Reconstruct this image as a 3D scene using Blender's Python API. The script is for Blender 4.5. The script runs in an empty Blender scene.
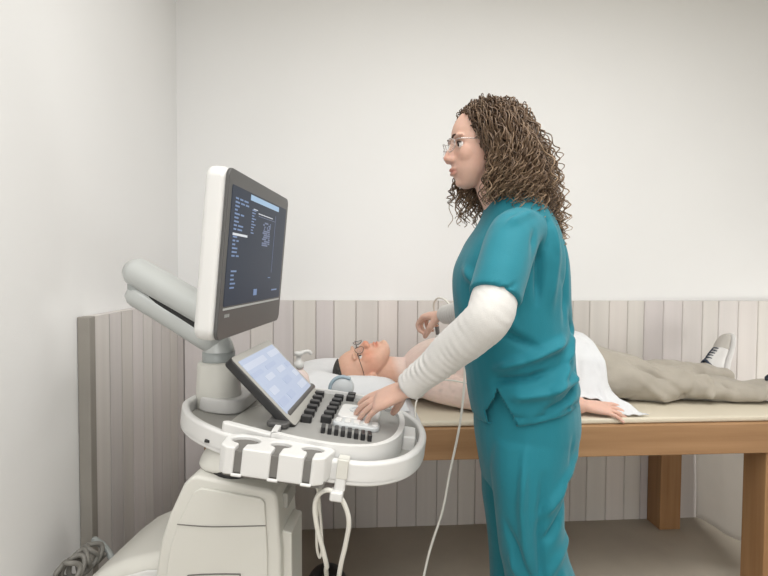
import bpy, bmesh, math, random
from mathutils import Vector, Matrix, noise
random.seed(7)
PI = math.pi
V = Vector
col = bpy.context.scene.collection

# ------------------------------------------------------------------ materials
def mat(name, color, rough=0.5, metal=0.0, spec=0.5, noise_amt=0.0, noise_scale=(8, 8, 8), bump=0.0, bump_scale=200,
        attr=None, emit=None, emit_str=1.0, sheen=0.0, trans=0.0, sss=0.0, color2=None, coat=0.0, alpha=1.0):
    m = bpy.data.materials.new(name); m.use_nodes = True
    nt = m.node_tree; N = nt.nodes; L = nt.links
    b = N['Principled BSDF']
    b.inputs['Base Color'].default_value = (*color, 1)
    b.inputs['Roughness'].default_value = rough
    b.inputs['Metallic'].default_value = metal
    b.inputs['Specular IOR Level'].default_value = spec
    b.inputs['Sheen Weight'].default_value = sheen
    b.inputs['Transmission Weight'].default_value = trans
    b.inputs['Coat Weight'].default_value = coat
    b.inputs['Alpha'].default_value = alpha
    if sss:
        b.inputs['Subsurface Weight'].default_value = sss
        b.inputs['Subsurface Radius'].default_value = (0.012, 0.004, 0.002)
        b.inputs['Subsurface Scale'].default_value = 1.0
    tc = N.new('ShaderNodeTexCoord')
    src = None
    if noise_amt or color2:
        mp = N.new('ShaderNodeMapping'); mp.inputs['Scale'].default_value = noise_scale
        L.new(tc.outputs['Object'], mp.inputs['Vector'])
        n = N.new('ShaderNodeTexNoise'); n.inputs['Scale'].default_value = 1.0; n.inputs['Detail'].default_value = 5
        L.new(mp.outputs['Vector'], n.inputs['Vector'])
        r = N.new('ShaderNodeValToRGB')
        c2 = color2 or tuple(min(1, c * (1 - noise_amt)) for c in color)
        r.color_ramp.elements[0].position = .3; r.color_ramp.elements[1].position = .7
        r.color_ramp.elements[0].color = (*c2, 1); r.color_ramp.elements[1].color = (*color, 1)
        L.new(n.outputs['Fac'], r.inputs['Fac']); src = r.outputs['Color']
    if attr:
        a = N.new('ShaderNodeAttribute'); a.attribute_name = attr
        if src is None:
            src = a.outputs['Color']
        else:
            mx = N.new('ShaderNodeMix'); mx.data_type = 'RGBA'; mx.blend_type = 'MULTIPLY'
            mx.inputs['Factor'].default_value = 1
            L.new(src, mx.inputs[6]); L.new(a.outputs['Color'], mx.inputs[7]); src = mx.outputs[2]
    if src is not None:
        L.new(src, b.inputs['Base Color'])
    if bump:
        n2 = N.new('ShaderNodeTexNoise'); n2.inputs['Scale'].default_value = bump_scale; n2.inputs['Detail'].default_value = 3
        L.new(tc.outputs['Object'], n2.inputs['Vector'])
        bp = N.new('ShaderNodeBump'); bp.inputs['Strength'].default_value = bump; bp.inputs['Distance'].default_value = .002
        L.new(n2.outputs['Fac'], bp.inputs['Height']); L.new(bp.outputs['Normal'], b.inputs['Normal'])
    if emit:
        b.inputs['Emission Color'].default_value = (*emit, 1); b.inputs['Emission Strength'].default_value = emit_str
    return m

M = {}
M['wall'] = mat('wall_paint', (.84, .84, .836), .85, noise_amt=.02, noise_scale=(2, 2, 2), bump=.15, bump_scale=260, spec=.2)
M['ceiling'] = mat('ceiling_paint', (.78, .74, .63), .9, spec=.2)
M['floor'] = mat('floor_vinyl', (.42, .375, .31), .6, noise_amt=.12, noise_scale=(5, 5, 5), bump=.1, bump_scale=120)
M['board'] = mat('grey_wainscot_boards', (.70, .662, .635), .55, noise_amt=.10, noise_scale=(16, 16, .25), bump=.08, bump_scale=150, attr='tint', spec=.3)
M['cap'] = mat('grey_board_edge', (.30, .28, .25), .6, noise_amt=.1)
M['wood'] = mat('oak_wood', (.42, .245, .125), .5, noise_scale=(1.6, 30, 30), color2=(.31, .17, .08), bump=.15, bump_scale=90, spec=.35)
M['wood_v'] = mat('oak_leg_wood', (.40, .225, .105), .5, noise_scale=(30, 30, 1.6), color2=(.29, .15, .065), bump=.15, bump_scale=90, spec=.35)
M['cream'] = mat('cream_vinyl', (.72, .655, .53), .6, noise_amt=.05, bump=.1)
M['linen'] = mat('white_linen', (.76, .77, .79), .9, noise_amt=.04, noise_scale=(30, 30, 30), bump=.25, bump_scale=300, sheen=.2, spec=.2)
M['drape'] = mat('pale_drape_cloth', (.90, .885, .865), .9, noise_amt=.06, bump=.2, bump_scale=300, spec=.2)
M['white'] = mat('white_plastic', (.71, .705, .69), .38, noise_amt=.015, spec=.45)
M['body'] = mat('warm_white_plastic', (.66, .65, .60), .42, noise_amt=.02, spec=.45)
M['tray'] = mat('grey_tray_plastic', (.42, .41, .38), .5, noise_amt=.03)
M['lgrey'] = mat('light_grey_plastic', (.53, .55, .54), .33, metal=.15, noise_amt=.03)
M['mgrey'] = mat('mid_grey_plastic', (.36, .385, .38), .4, metal=.1, noise_amt=.03)
M['panel'] = mat('console_grey', (.33, .325, .31), .45, noise_amt=.04, noise_scale=(40, 40, 40))
M['bezel'] = mat('charcoal_bezel', (.085, .083, .081), .38, noise_amt=.05)
M['black'] = mat('black_plastic', (.016, .016, .017), .4, noise_amt=.1)
M['slot'] = mat('dark_slot', (.17, .162, .15), .7, noise_amt=.05)
M['screen'] = mat('dark_display', (.010, .014, .022), .3, spec=.06, noise_amt=.1, emit=(.05, .062, .09), emit_str=.5)
M['ui_bar'] = mat('display_light_bar', (.1, .15, .2), .3, emit=(.36, .56, .80), emit_str=.6, noise_amt=.05)
M['ui_white'] = mat('display_white', (.2, .2, .2), .3, emit=(.8, .85, .92), emit_str=.6, noise_amt=.05)
M['ui_blue'] = mat('display_blue', (.05, .08, .15), .3, emit=(.16, .27, .50), emit_str=.55, noise_amt=.05)
M['ui_dim'] = mat('display_dim', (.05, .06, .1), .3, emit=(.09, .13, .24), emit_str=.7, noise_amt=.05)
M['touch'] = mat('pale_blue_display', (.2, .22, .26), .25, emit=(.47, .57, .80), emit_str=.50, noise_amt=.05)
M['touch_l'] = mat('pale_display_button', (.2, .22, .26), .25, emit=(.66, .73, .90), emit_str=.5, noise_amt=.05)
M['touch_d'] = mat('blue_display_button', (.2, .22, .26), .25, emit=(.40, .50, .76), emit_str=.5, noise_amt=.05)
M['cable'] = mat('white_cable', (.74, .72, .66), .45, noise_amt=.03)
M['gcable'] = mat('grey_cable', (.22, .21, .19), .5, noise_amt=.1)
M['skin_w'] = mat('light_skin', (.66, .425, .335), .5, attr='tint', noise_amt=.06, noise_scale=(60, 60, 60), sss=.12, bump=.08, bump_scale=400, spec=.35)
M['skin_p'] = mat('ruddy_skin', (.80, .635, .57), .5, attr='tint', noise_amt=.06, noise_scale=(60, 60, 60), sss=.12, bump=.08, bump_scale=400, spec=.35)
M['hair'] = mat('curly_brown_hair', (1, 1, 1), .45, attr='tint', spec=.4)
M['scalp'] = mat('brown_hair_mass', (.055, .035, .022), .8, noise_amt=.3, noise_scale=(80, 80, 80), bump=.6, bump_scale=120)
M['greyhair'] = mat('cropped_dark_grey_hair', (.06, .055, .05), .8, noise_scale=(120, 120, 120), color2=(.02, .02, .018), bump=.8, bump_scale=300)
M['teal'] = mat('teal_cotton', (.010, .185, .240), .72, noise_amt=.08, noise_scale=(10, 10, 10), bump=.3, bump_scale=500, sheen=.12, spec=.3)
M['knit'] = mat('white_knit', (.63, .615, .59), .9, noise_amt=.04, bump=.35, bump_scale=450, sheen=.2, spec=.2)
M['khaki'] = mat('beige_cotton', (.44, .402, .345), .85, noise_amt=.10, noise_scale=(14, 14, 14), bump=.35, bump_scale=420, sheen=.15, spec=.2)
M['belt'] = mat('brown_belt', (.12, .085, .06), .5, noise_amt=.1)
M['shoe'] = mat('white_leather', (.70, .69, .68), .5, noise_amt=.05, bump=.1)
M['suede'] = mat('grey_shoe_toe', (.50, .475, .44), .8, noise_amt=.05, bump=.2)
M['navy'] = mat('navy_trim', (.03, .045, .075), .6, noise_amt=.1)
M['eye'] = mat('eye_white', (.75, .72, .70), .2, noise_amt=.02)
M['iris'] = mat('dark_iris', (.03, .018, .012), .2, noise_amt=.1)
M['brow'] = mat('brow_hair', (.08, .045, .03), .8, noise_amt=.2, noise_scale=(200, 200, 200))
M['frame'] = mat('dark_metal_frame', (.06, .055, .055), .3, metal=.7, noise_amt=.05)
M['steel'] = mat('silver_frame', (.55, .53, .52), .25, metal=.8, noise_amt=.05)
M['lens'] = mat('clear_lens', (1, 1, 1), .02, trans=1.0, alpha=.25, noise_amt=.01)
M['bottle'] = mat('translucent_bottle', (.80, .68, .64), .35, noise_amt=.03, sss=.2)
M['probe'] = mat('probe_grey', (.16, .155, .15), .4, noise_amt=.05)
M['gloss'] = mat('silver_grey_plastic', (.60, .62, .63), .3, noise_amt=.03)
M['bluegrey'] = mat('blue_grey_plastic', (.33, .42, .48), .35, noise_amt=.03)

_m = M['drape'].node_tree; _b = _m.nodes['Principled BSDF']; _t = _m.nodes.new('ShaderNodeBsdfTranslucent'); _t.inputs['Color'].default_value = (.85, .83, .80, 1)
_x = _m.nodes.new('ShaderNodeMixShader'); _x.inputs[0].default_value = .5
_m.links.new(_b.outputs[0], _x.inputs[1]); _m.links.new(_t.outputs[0], _x.inputs[2]); _m.links.new(_x.outputs[0], _m.nodes['Material Output'].inputs['Surface'])
# ------------------------------------------------------------------ helpers
def obj(name, bm, m, parent=None, smooth=True, bevel=0.0, sub=0, autosmooth=None):
    if isinstance(bm, bmesh.types.BMesh):
        bmesh.ops.recalc_face_normals(bm, faces=bm.faces)
        me = bpy.data.meshes.new(name); bm.to_mesh(me); bm.free()
    else:
        me = bm
    o = bpy.data.objects.new(name, me); col.objects.link(o)
    for mm in (m if isinstance(m, (list, tuple)) else [m]):
        me.materials.append(mm)
    me.polygons.foreach_set('use_smooth', [smooth or bevel >= .004] * len(me.polygons))
    if parent: o.parent = parent
    if bevel:
        b = o.modifiers.new('bevel', 'BEVEL'); b.width = bevel; b.segments = 3; b.limit_method = 'ANGLE'; b.angle_limit = math.radians(32)
        b.harden_normals = False
        w = o.modifiers.new('wn', 'WEIGHTED_NORMAL'); w.keep_sharp = True
    if sub:
        s = o.modifiers.new('sub', 'SUBSURF'); s.levels = sub; s.render_levels = sub
    return o

def empty(name, loc, rz=0.0):
    o = bpy.data.objects.new(name, None); col.objects.link(o); o.location = loc; o.rotation_euler = (0, 0, rz)
    o.empty_display_size = .05
    return o

def tag(o, label, cat, group=None):
    o['label'] = label; o['category'] = cat
    if group: o['group'] = group
    return o

def B(): return bmesh.new()

def box(bm, lo, hi, fn=None):
    x0, y0, z0 = lo; x1, y1, z1 = hi
    P = [(x0, y0, z0), (x1, y0, z0), (x1, y1, z0), (x0, y1, z0), (x0, y0, z1), (x1, y0, z1), (x1, y1, z1), (x0, y1, z1)]
    if fn: P = [fn(*p) for p in P]
    v = [bm.verts.new(p) for p in P]
    for f in ((0, 3, 2, 1), (4, 5, 6, 7), (0, 1, 5, 4), (1, 2, 6, 5), (2, 3, 7, 6), (3, 0, 4, 7)):
        bm.faces.new([v[i] for i in f])
    return bm

def rings(bm, R, caps=True):
    prev = None; first = None
    for r in R:
        vs = [bm.verts.new(p) for p in r]
        if prev:
            n = len(vs)
            for i in range(n):
                bm.faces.new((prev[i], prev[(i + 1) % n], vs[(i + 1) % n], vs[i]))
        else: first = vs
        prev = vs
    if caps:
        bm.faces.new(first[::-1]); bm.faces.new(prev)
    return bm

def ell(c, u, v, n=24, p=2.0):
    out = []
    for i in range(n):
        t = 2 * PI * i / n; c_, s_ = math.cos(t), math.sin(t)
        k = (abs(c_) ** p + abs(s_) ** p) ** (-1 / p)
        out.append(V(c) + V(u) * (c_ * k) + V(v) * (s_ * k))
    return out

def crom(P, n=6):
    P = [V(p) if not isinstance(p, (int, float)) else p for p in P]
    out = []
    for i in range(len(P) - 1):
        a = P[max(i - 1, 0)]; b = P[i]; c = P[i + 1]; d = P[min(i + 2, len(P) - 1)]
        for k in range(n):
            t = k / n
            out.append(.5 * ((2 * b) + (c - a) * t + (2 * a - 5 * b + 4 * c - d) * t * t + (3 * b - a - 3 * c + d) * t ** 3))
    out.append(P[-1])
    return out

def loft(bm, secs, n=28, p=2.0, k=5):
    """secs: (center, half_axis_u, half_axis_v); smoothed along the length"""
    C = crom([V(s[0]) for s in secs], k); U = crom([V(s[1]) for s in secs], k); W = crom([V(s[2]) for s in secs], k)
    return rings(bm, [ell(c, u, w, n, p) for c, u, w in zip(C, U, W)])

def tube(bm, pts, rad, n=10, k=5, flat=1.0, up=None, endcap=True):
    """round tube through pts, rad a number or list; rounded ends"""
    if isinstance(rad, (int, float)): rad = [rad] * len(pts)
    P = crom([V(p) for p in pts], k) if k > 1 else [V(p) for p in pts]
    Rr = crom(list(map(float, rad)), k) if k > 1 else list(rad)
    T = []
    for i in range(len(P)):
        d = P[min(i + 1, len(P) - 1)] - P[max(i - 1, 0)]
        T.append(d.normalized() if d.length > 1e-9 else V((0, 0, 1)))
    ref = V(up) if up else (V((0, 0, 1)) if abs(T[0].z) < .9 else V((1, 0, 0)))
    u = (ref - T[0] * ref.dot(T[0])).normalized()
    Q = []
    for i in range(len(P)):
        u = (u - T[i] * u.dot(T[i])).normalized(); w = T[i].cross(u)
        r = Rr[i]
        if endcap and i == 0:
            for a in (.25, .7): 
                s = math.sqrt(1 - (1 - a) ** 2) if a < 1 else 1
                Q.append(ell(P[0] - T[0] * r * (1 - a), u * r * flat * s, w * r * s, n))
        Q.append(ell(P[i], u * r * flat, w * r, n))
        if endcap and i == len(P) - 1:
            for a in (.7, .25):
                s = math.sqrt(1 - (1 - a) ** 2)
                Q.append(ell(P[i] + T[i] * r * (1 - a), u * r * flat * s, w * r * s, n))
    return rings(bm, Q)

def ball(bm, c, r, mtx=None, seg=20, rng=12):
    m = Matrix.Translation(V(c)) @ (mtx.to_4x4() if mtx else Matrix()) @ Matrix.Diagonal((*((r,) * 3 if isinstance(r, (int, float)) else r), 1))
    bmesh.ops.create_uvsphere(bm, u_segments=seg, v_segments=rng, radius=1, matrix=m)
    return bm

def prism(bm, outline, z0, z1, fn=None, inner=None):
    f = fn or (lambda x, y, z: (x, y, z))
    if inner is None:
        rings(bm, [[f(x, y, z0) for x, y in outline], [f(x, y, z1) for x, y in outline]])
    else:
        n = len(outline)
        L = [[bm.verts.new(f(x, y, z)) for x, y in o] for o, z in ((outline, z0), (outline, z1), (inner, z1), (inner, z0))]
        for a in range(4):
            A, Bq = L[a], L[(a + 1) % 4]
            for i in range(n):
                bm.faces.new((A[i], A[(i + 1) % n], Bq[(i + 1) % n], Bq[i]))
    return bm

def rrect(x0, x1, y0, y1, r, n=6):
    if isinstance(r, (int, float)): r = (r,) * 4
    out = []
    for (cx, cy, a0, rr) in ((x1 - r[0], y1 - r[0], 0, r[0]), (x0 + r[1], y1 - r[1], 90, r[1]), (x0 + r[2], y0 + r[2], 180, r[2]), (x1 - r[3], y0 + r[3], 270, r[3])):
        for i in range(n + 1):
            a = math.radians(a0 + 90 * i / n); out.append((cx + rr * math.cos(a), cy + rr * math.sin(a)))
    return out

def fuse(name, bm, m, voxel, parent=None, smooth=3, decimate=None):
    """join every closed shape in bm into one continuous skin"""
    bmesh.ops.recalc_face_normals(bm, faces=bm.faces)
    me = bpy.data.meshes.new(name + '_raw'); bm.to_mesh(me); bm.free()
    t = bpy.data.objects.new(name + '_raw', me); col.objects.link(t)
    r = t.modifiers.new('r', 'REMESH'); r.mode = 'VOXEL'; r.voxel_size = voxel
    if smooth:
        s = t.modifiers.new('s', 'SMOOTH'); s.iterations = smooth; s.factor = .5
    dg = bpy.context.evaluated_depsgraph_get(); dg.update()
    out = bpy.data.meshes.new_from_object(t.evaluated_get(dg))
    bpy.data.objects.remove(t); bpy.data.meshes.remove(me)
    out.name = name; out.materials.clear()
    return obj(name, out, m, parent)

def seg_d(p, a, b):
    ab = b - a; t = max(0, min(1, (p - a).dot(ab) / ab.length_squared))
    return (p - a - ab * t).length, t

FOLD = 2.2
def folds(o, creases=(), namp=0.0, nscale=8.0, aniso=(1, 1, 1), lim=None):
    """cloth creases: raised / sunk lines between 3D points, plus broad unevenness"""
    me = o.data
    cr = []
    for c in creases:
        pts = [V(q) for q in c[0]]; cr.append((pts, c[1], c[2] * FOLD))
    co = [v.co.copy() for v in me.vertices]; nn = [v.normal.copy() for v in me.vertices]
    for i, v in enumerate(me.vertices):
        p = co[i]; d = 0.0
        if namp:
            q = V((p.x * aniso[0], p.y * aniso[1], p.z * aniso[2])) * nscale
            d += namp * noise.noise(q) + namp * .4 * noise.noise(q * 2.3)
        for pts, w, a in cr:
            best = 9; tt = 0
            for j in range(len(pts) - 1):
                dd, t = seg_d(p, pts[j], pts[j + 1])
                if dd < best: best = dd; tt = (j + t) / (len(pts) - 1)
            if best < 3 * w:
                d += a * math.exp(-(best / w) ** 2) * min(1, 4 * tt + .25, 4 * (1 - tt) + .25)
        v.co = p + nn[i] * d
    me.update()

def tint(o, fn):
    me = o.data
    a = me.color_attributes.new('tint', 'FLOAT_COLOR', 'POINT')
    for i, v in enumerate(me.vertices):
        a.data[i].color = (*fn(v.co), 1)

def gauss(p, c, r): return math.exp(-((p - V(c)).length / r) ** 2)

# ------------------------------------------------------------------ the room
def struct(name, bm, m, label=None, cat=None, **k):
    o = obj(name, bm, m, smooth=False, **k); o['kind'] = 'structure'
    if label: o['label'] = label
    if cat: o['category'] = cat
    return o
XL, XR, YB, YF, ZC = -.793, 3.0, 2.408, -2.4, 2.8
struct('floor', box(B(), (XL - .1, YF - .1, -.08), (XR + .1, YB + .1, 0)), M['floor'], 'smooth beige grey vinyl floor under the bench', 'floor')
struct('ceiling', box(B(), (XL - .1, YF - .1, ZC), (XR + .1, YB + .1, ZC + .08)), M['ceiling'], 'cream painted ceiling', 'ceiling')
struct('wall_back', box(B(), (XL - .1, YB, 0), (XR + .1, YB + .1, ZC)), M['wall'], 'off white wall behind the bench', 'wall')
struct('wall_left', box(B(), (XL - .1, YF, 0), (XL, YB, ZC)), M['wall'], 'off white wall beside the scanner', 'wall')
struct('wall_right', box(B(), (XR, YF, 0), (XR + .1, YB, ZC)), M['wall'], 'off white wall beyond the foot of the bench', 'wall')
struct('wall_front', box(B(), (XL - .1, YF - .1, 0), (XR + .1, YF, ZC)), M['wall'], 'off white wall behind the viewer', 'wall')

HP = 1.10
def boards(name, along, a0, a1, face, back, parent_label):
    bm = B(); cols = []
    a = a0; rnd = random.Random(3 if along == 'x' else 4)
    lay = bm.verts.layers.float_color.new('tint')
    while a < a1 - .005:
        w = min(rnd.choice((.085, .095, .10, .105)), a1 - a)
        g = .0010 if along == 'x' else .0030; ch = .003 if along == 'x' else .0006; dp = .004 if along == 'x' else .016; k = rnd.uniform(.92, 1.06); t = V((k, k * rnd.uniform(.985, 1.01), k * rnd.uniform(.98, 1.02), 1))
        n0 = len(bm.verts)
        o2 = [(a + g, face + (dp if along == 'x' else -dp)), (a + g + ch, face), (a + w - g - ch, face), (a + w - g, face + (dp if along == 'x' else -dp)), (a + w - g, back), (a + g, back)]
        pts = [(p, q) if along == 'x' else (q, p) for p, q in o2]
        rings(bm, [[(x, y, 0.0) for x, y in pts], [(x, y, HP) for x, y in pts]])
        bm.verts.ensure_lookup_table()
        for v in bm.verts[n0:]: v[lay] = t
        # dark groove backing
        n0 = len(bm.verts)
        gb = face + (.006 if along == 'x' else -.018)
        lo, hi = ((a - g, gb, 0), (a + g, back, HP - .002)) if along == 'x' else ((back, a - g, 0), (gb, a + g, HP - .002))
        lo, hi = tuple(min(p, q) for p, q in zip(lo, hi)), tuple(max(p, q) for p, q in zip(lo, hi))
        box(bm, lo, hi); bm.verts.ensure_lookup_table()
        for v in bm.verts[n0:]: v[lay] = (V((.60, .58, .55, 1)) if along == 'x' else V((.22, .21, .20, 1)))
        a += w
    return struct(name, bm, M['board'], parent_label, 'wall panelling')
boards('trim_1', 'x', -.760, XR - .001, 2.378, YB - .001, 'grey tongue and groove wainscot boards along the back wall')
boards('trim_2', 'y', 1.560, 2.377, -.760, XL + .001, 'grey tongue and groove wainscot boards on the left wall')
struct('trim_3', box(B(), (XL + .001, 1.524, 0), (-.757, 1.560, HP + .001)), M['cap'], 'dark grey end strip of the left wall boards', 'trim', bevel=.003)

# ------------------------------------------------------------------ bench
RT, RB, YT, YE = .706, .597, 1.664, 2.374
bench = empty('treatment_bench', (.6, 2.02, 0))
tag(bench, 'long oak treatment bench on square block legs along the back wall', 'bench')
def bl(lo, hi): 
    o = (.6, 2.02, 0)
    return box(B(), tuple(a - b for a, b in zip(lo, o)), tuple(a - b for a, b in zip(hi, o)))
obj('frame_top', bl((-.47, YT, RB), (1.704, YE - .001, RT)), M['wood'], bench, smooth=False, bevel=.004)
for x in (-.40, 1.504):
    for y in (YT + .008, 2.268):
        obj('leg', bl((x, y, 0), (x + .104, y + .105, RB)), M['wood_v'], bench, smooth=False, bevel=.003)
pad = B(); prism(pad, rrect(-.46 - .6, 1.695 - .6, YT + .016 - 2.02, YE - .012 - 2.02, .03), RT + .001, RT + .021)
obj('pad', pad, M['cream'], bench, smooth=False, bevel=.007)
PT = RT + .021
# cloth hanging at the foot end of the bench
bm = B(); A = []; 
for j in range(2):
    for i in range(25):
        pass
def drape_pt(s, t, off):
    y = 2.372 - s * .44; w = .004 * math.sin(s * 8 + 1) + .002 * math.sin(s * 23 + t * 2)
    zb = .004 + .05 * min(1, s * 1.1) + .004 * math.sin(s * 9)
    x = 1.760 + w - .050 * t * t
    return V((x + off, y, zb + (RT - .004 - zb) * t))
g = [[[bm.verts.new(drape_pt(i / 40, j / 20, off)) for i in range(41)] for j in range(21)] for off in (0, .004)]
for q in g:
    for j in range(20):
        for i in range(40): bm.faces.new((q[j][i], q[j][i + 1], q[j + 1][i + 1], q[j + 1][i]))
for i in range(40):
    for j in (0, 20): bm.faces.new((g[0][j][i], g[0][j][i + 1], g[1][j][i + 1], g[1][j][i]))
for j in range(20):
    for i in (0, 40): bm.faces.new((g[0][j][i], g[0][j + 1][i], g[1][j + 1][i], g[1][j][i]))
o = obj('drape', bm, M['drape'])
tag(o, 'pale grey cloth hanging down at the foot end of the bench', 'cloth')

# pillow
def pillow_z(x, y):
    h = .085
    head = math.exp(-(((x - .03) / .13) ** 2 + ((y - 2.03) / .11) ** 2))
    return h - .045 * head
bm = B(); nx, ny = 44, 44; top = []; bot = []
X0, X1, Y0, Y1 = -.27, .225, 1.745, 2.345
for j in range(ny + 1):
    rt, rb = [], []
    for i in range(nx + 1):
        s = -1 + 2 * i / nx; t = -1 + 2 * j / ny
        # pinch the sides in a little
        x = (X0 + X1) / 2 + (X1 - X0) / 2 * s * (1 - .05 * (1 - t * t)); y = (Y0 + Y1) / 2 + (Y1 - Y0) / 2 * t * (1 - .04 * (1 - s * s))
        e = max(0, (1 - abs(s) ** 3.2)) ** .55 * max(0, (1 - abs(t) ** 3.6)) ** .55
        wr = .006 * noise.noise(V((x * 9, y * 14, 1.3))) + .004 * noise.noise(V((x * 22, y * 9, 4)))
        zt = PT + .018 + (.125 * e) + wr * e - .085 * math.exp(-(((x - .035) / .135) ** 2 + ((y - 2.03) / .115) ** 2)) * e
        zb = PT + .002 + .016 * (1 - e)
        rt.append(bm.verts.new((x, y, zt))); rb.append(bm.verts.new((x, y, min(zb, zt - .001))))
    top.append(rt); bot.append(rb)
for j in range(ny):
    for i in range(nx):
        bm.faces.new((top[j][i], top[j][i + 1], top[j + 1][i + 1], top[j + 1][i])); bm.faces.new((bot[j][i], bot[j + 1][i], bot[j + 1][i + 1], bot[j][i + 1]))
for i in range(nx):
    bm.faces.new((top[0][i], bot[0][i], bot[0][i + 1], top[0][i + 1])); bm.faces.new((top[ny][i], top[ny][i + 1], bot[ny][i + 1], bot[ny][i]))
for j in range(ny):
    bm.faces.new((top[j][0], top[j + 1][0], bot[j + 1][0], bot[j][0])); bm.faces.new((top[j][nx], bot[j][nx], bot[j + 1][nx], top[j + 1][nx]))
o = obj('pillow', bm, M['linen'])
tag(o, 'soft white pillow under the head of the lying man', 'pillow')

# paper sheet under the pillow, turned down over the front edge
bm = B(); prof = [(2.34, PT + .0012), (2.0, PT + .0012), (1.75, PT + .0012), (1.688, PT + .0012), (1.672, PT - .004), (1.6605, PT - .020), (1.6595, PT - .034)]
rows = []
for dz in (0, 1):
    for i in range(31):
        x = -.44 + i * .023; k = max(0, 1 - abs(x - .23) / .10)
        r_ = []
        for (y, z) in prof:
            if z < PT: z = PT + (z - PT) * (.55 + .45 * math.sin(i * 1.1) * .3); 
            r_.append(bm.verts.new((x, y - .0009 * dz * (z < PT), z + .0009 * dz)))
        rows.append(r_)
for q in (0, 31):
    for i in range(30):
        for j in range(len(prof) - 1): bm.faces.new((rows[q + i][j], rows[q + i][j + 1], rows[q + i + 1][j + 1], rows[q + i + 1][j]))
for i in (0, 30):
    for j in range(len(prof) - 1): bm.faces.new((rows[i][j], rows[i][j + 1], rows[31 + i][j + 1], rows[31 + i][j]))
for i in range(30):
    for j in (0, len(prof) - 1): bm.faces.new((rows[i][j], rows[i + 1][j], rows[32 + i][j], rows[31 + i][j]))
o = obj('bed_sheet', bm, M['linen']); tag(o, 'thin white sheet spread under the pillow at the head of the bench', 'sheet')

# ------------------------------------------------------------------ heads and hands
def mtx(o, x, y, z):
    return Matrix(((x[0], y[0], z[0], o[0]), (x[1], y[1], z[1], o[1]), (x[2], y[2], z[2], o[2]), (0, 0, 0, 1)))

def head_shape(bm, T, s=1.0, man=False):
    """x forward, y left, z up; origin at eye level in the middle of the skull"""
    f = lambda x, y, z: T @ V((x * s, y * s, z * s))
    def el(c, r):
        m = T @ Matrix.Translation(V(c) * s) @ Matrix.Diagonal((r[0] * s, r[1] * s, r[2] * s, 1))
        bmesh.ops.create_uvsphere(bm, u_segments=28, v_segments=18, radius=1, matrix=m)
    el((-.012, 0, .030), (.094, .074, .084))
    j = 1.08 if man else 1.0; ck = 0 if man else .013
    secs = []
    for z, xf, xb, w in ((.052, .066, -.05, .058), (.020, .079, -.05, .066), (-.010, .079, -.04, .0665), (-.040, .081, -.03, .062 * j), (-.066, .080, -.015, .054 * j), (-.088, .080 - ck * .7, .005, .042 * j), (-.104, .076 - ck, .028 - ck, .028 * j), (-.112, .066 - ck, .044 - ck, .014 * j)):
        secs.append((f((xf + xb) / 2, 0, z), T.to_3x3() @ V(((xf - xb) / 2 * s, 0, 0)), T.to_3x3() @ V((0, w * s, 0))))
    loft(bm, secs, 32, 2.3, 4)
    # nose
    ns = []
    for z, xf, w in ((.016, .083, .008), (.0, .091, .0085), (-.018, .101, .011), (-.030, .1075, .0135), (-.038, .103, .0145), (-.044, .092, .011)):
        ns.append((f(xf - .016, 0, z), T.to_3x3() @ V((.016 * s, 0, 0)), T.to_3x3() @ V((0, w * s, 0))))
    loft(bm, ns, 16, 2, 3)
    for sy in (-1, 1):
        el((.088, sy * .0125, -.036), (.012, .0075, .0085))
        el((.050, sy * .036, -.024), (.026, .026, .032))       # cheek
        el((.074, sy * .032, .021), (.010, .024, .0075))       # brow ridge
        # ear
        pts = [f(.004 - .0, sy * .070, -.026), f(.000, sy * .076, -.006), f(-.006, sy * .080, .014), f(-.018, sy * .083, .022), f(-.030, sy * .083, .012), f(-.028, sy * .081, -.006), f(-.014, sy * .076, -.026), f(-.003, sy * .072, -.036), f(.003, sy * .071, -.028)]
        tube(bm, pts, .0055 * s, 8, 3)
        el((-.012, sy * .073, -.004), (.016, .006, .024))
    # lips, chin
    el((.082, 0, -.0615), (.0085, .021, .0058)); el((.0805, 0, -.0725), (.0085, .0185, .0065))
    el((.074 - ck, 0, -.096), (.013, .017, .013))

def head_finish(o, T, s, tones, man=False):
    """sink the eye sockets and mouth line, tint lips and cheeks"""
    Ti = T.inverted(); me = o.data
    for v in me.vertices:
        p = (Ti @ v.co) / s
        if p.length > .16: continue
        d = V((0, 0, 0))
        for sy in (-1, 1):
            d += V((-.0085, 0, 0)) * math.exp(-(((p.y - sy * .031) / .017) ** 2 + ((p.z) / .0105) ** 2)) * (1 if p.x > .04 else 0)
            d += V((-.003, 0, 0)) * math.exp(-((p - V((.096, sy * .007, -.044))).length / .004) ** 2)
        d += V((-.004, 0, 0)) * math.exp(-(((p.z + .0668) / .0022) ** 2 + (p.y / .022) ** 4)) * (1 if p.x > .06 else 0)
        if d.length: v.co = v.co + (T.to_3x3() @ d) * s
    me.update()
    def fn(co):
        p = (Ti @ co) / s
        c = V((1, 1, 1))
        if p.length < .17:
            lip = math.exp(-(((p.z + .067) / .0088) ** 4 + (p.y / .0215) ** 4)) * (1 if p.x > .070 else 0)
            c = c.lerp(V(tones['lip']), lip)
            ch = math.exp(-(((abs(p.y) - .045) / .03) ** 2 + ((p.z + .03) / .028) ** 2)) * (1 if p.x > .0 else 0)
            c = c.lerp(V(tones['cheek']), ch * .7)
            nz = math.exp(-((p - V((.105, 0, -.032))).length / .018) ** 2)
            c = c.lerp(V(tones['cheek']), nz * .8)
            if 'face' in tones:
                k = max(0, min(1, (p.z + .13) / .03)); c = V([a * b for a, b in zip(c, V((1, 1, 1)).lerp(V(tones['face']), k))])
        return tuple(c)
    return fn

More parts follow.
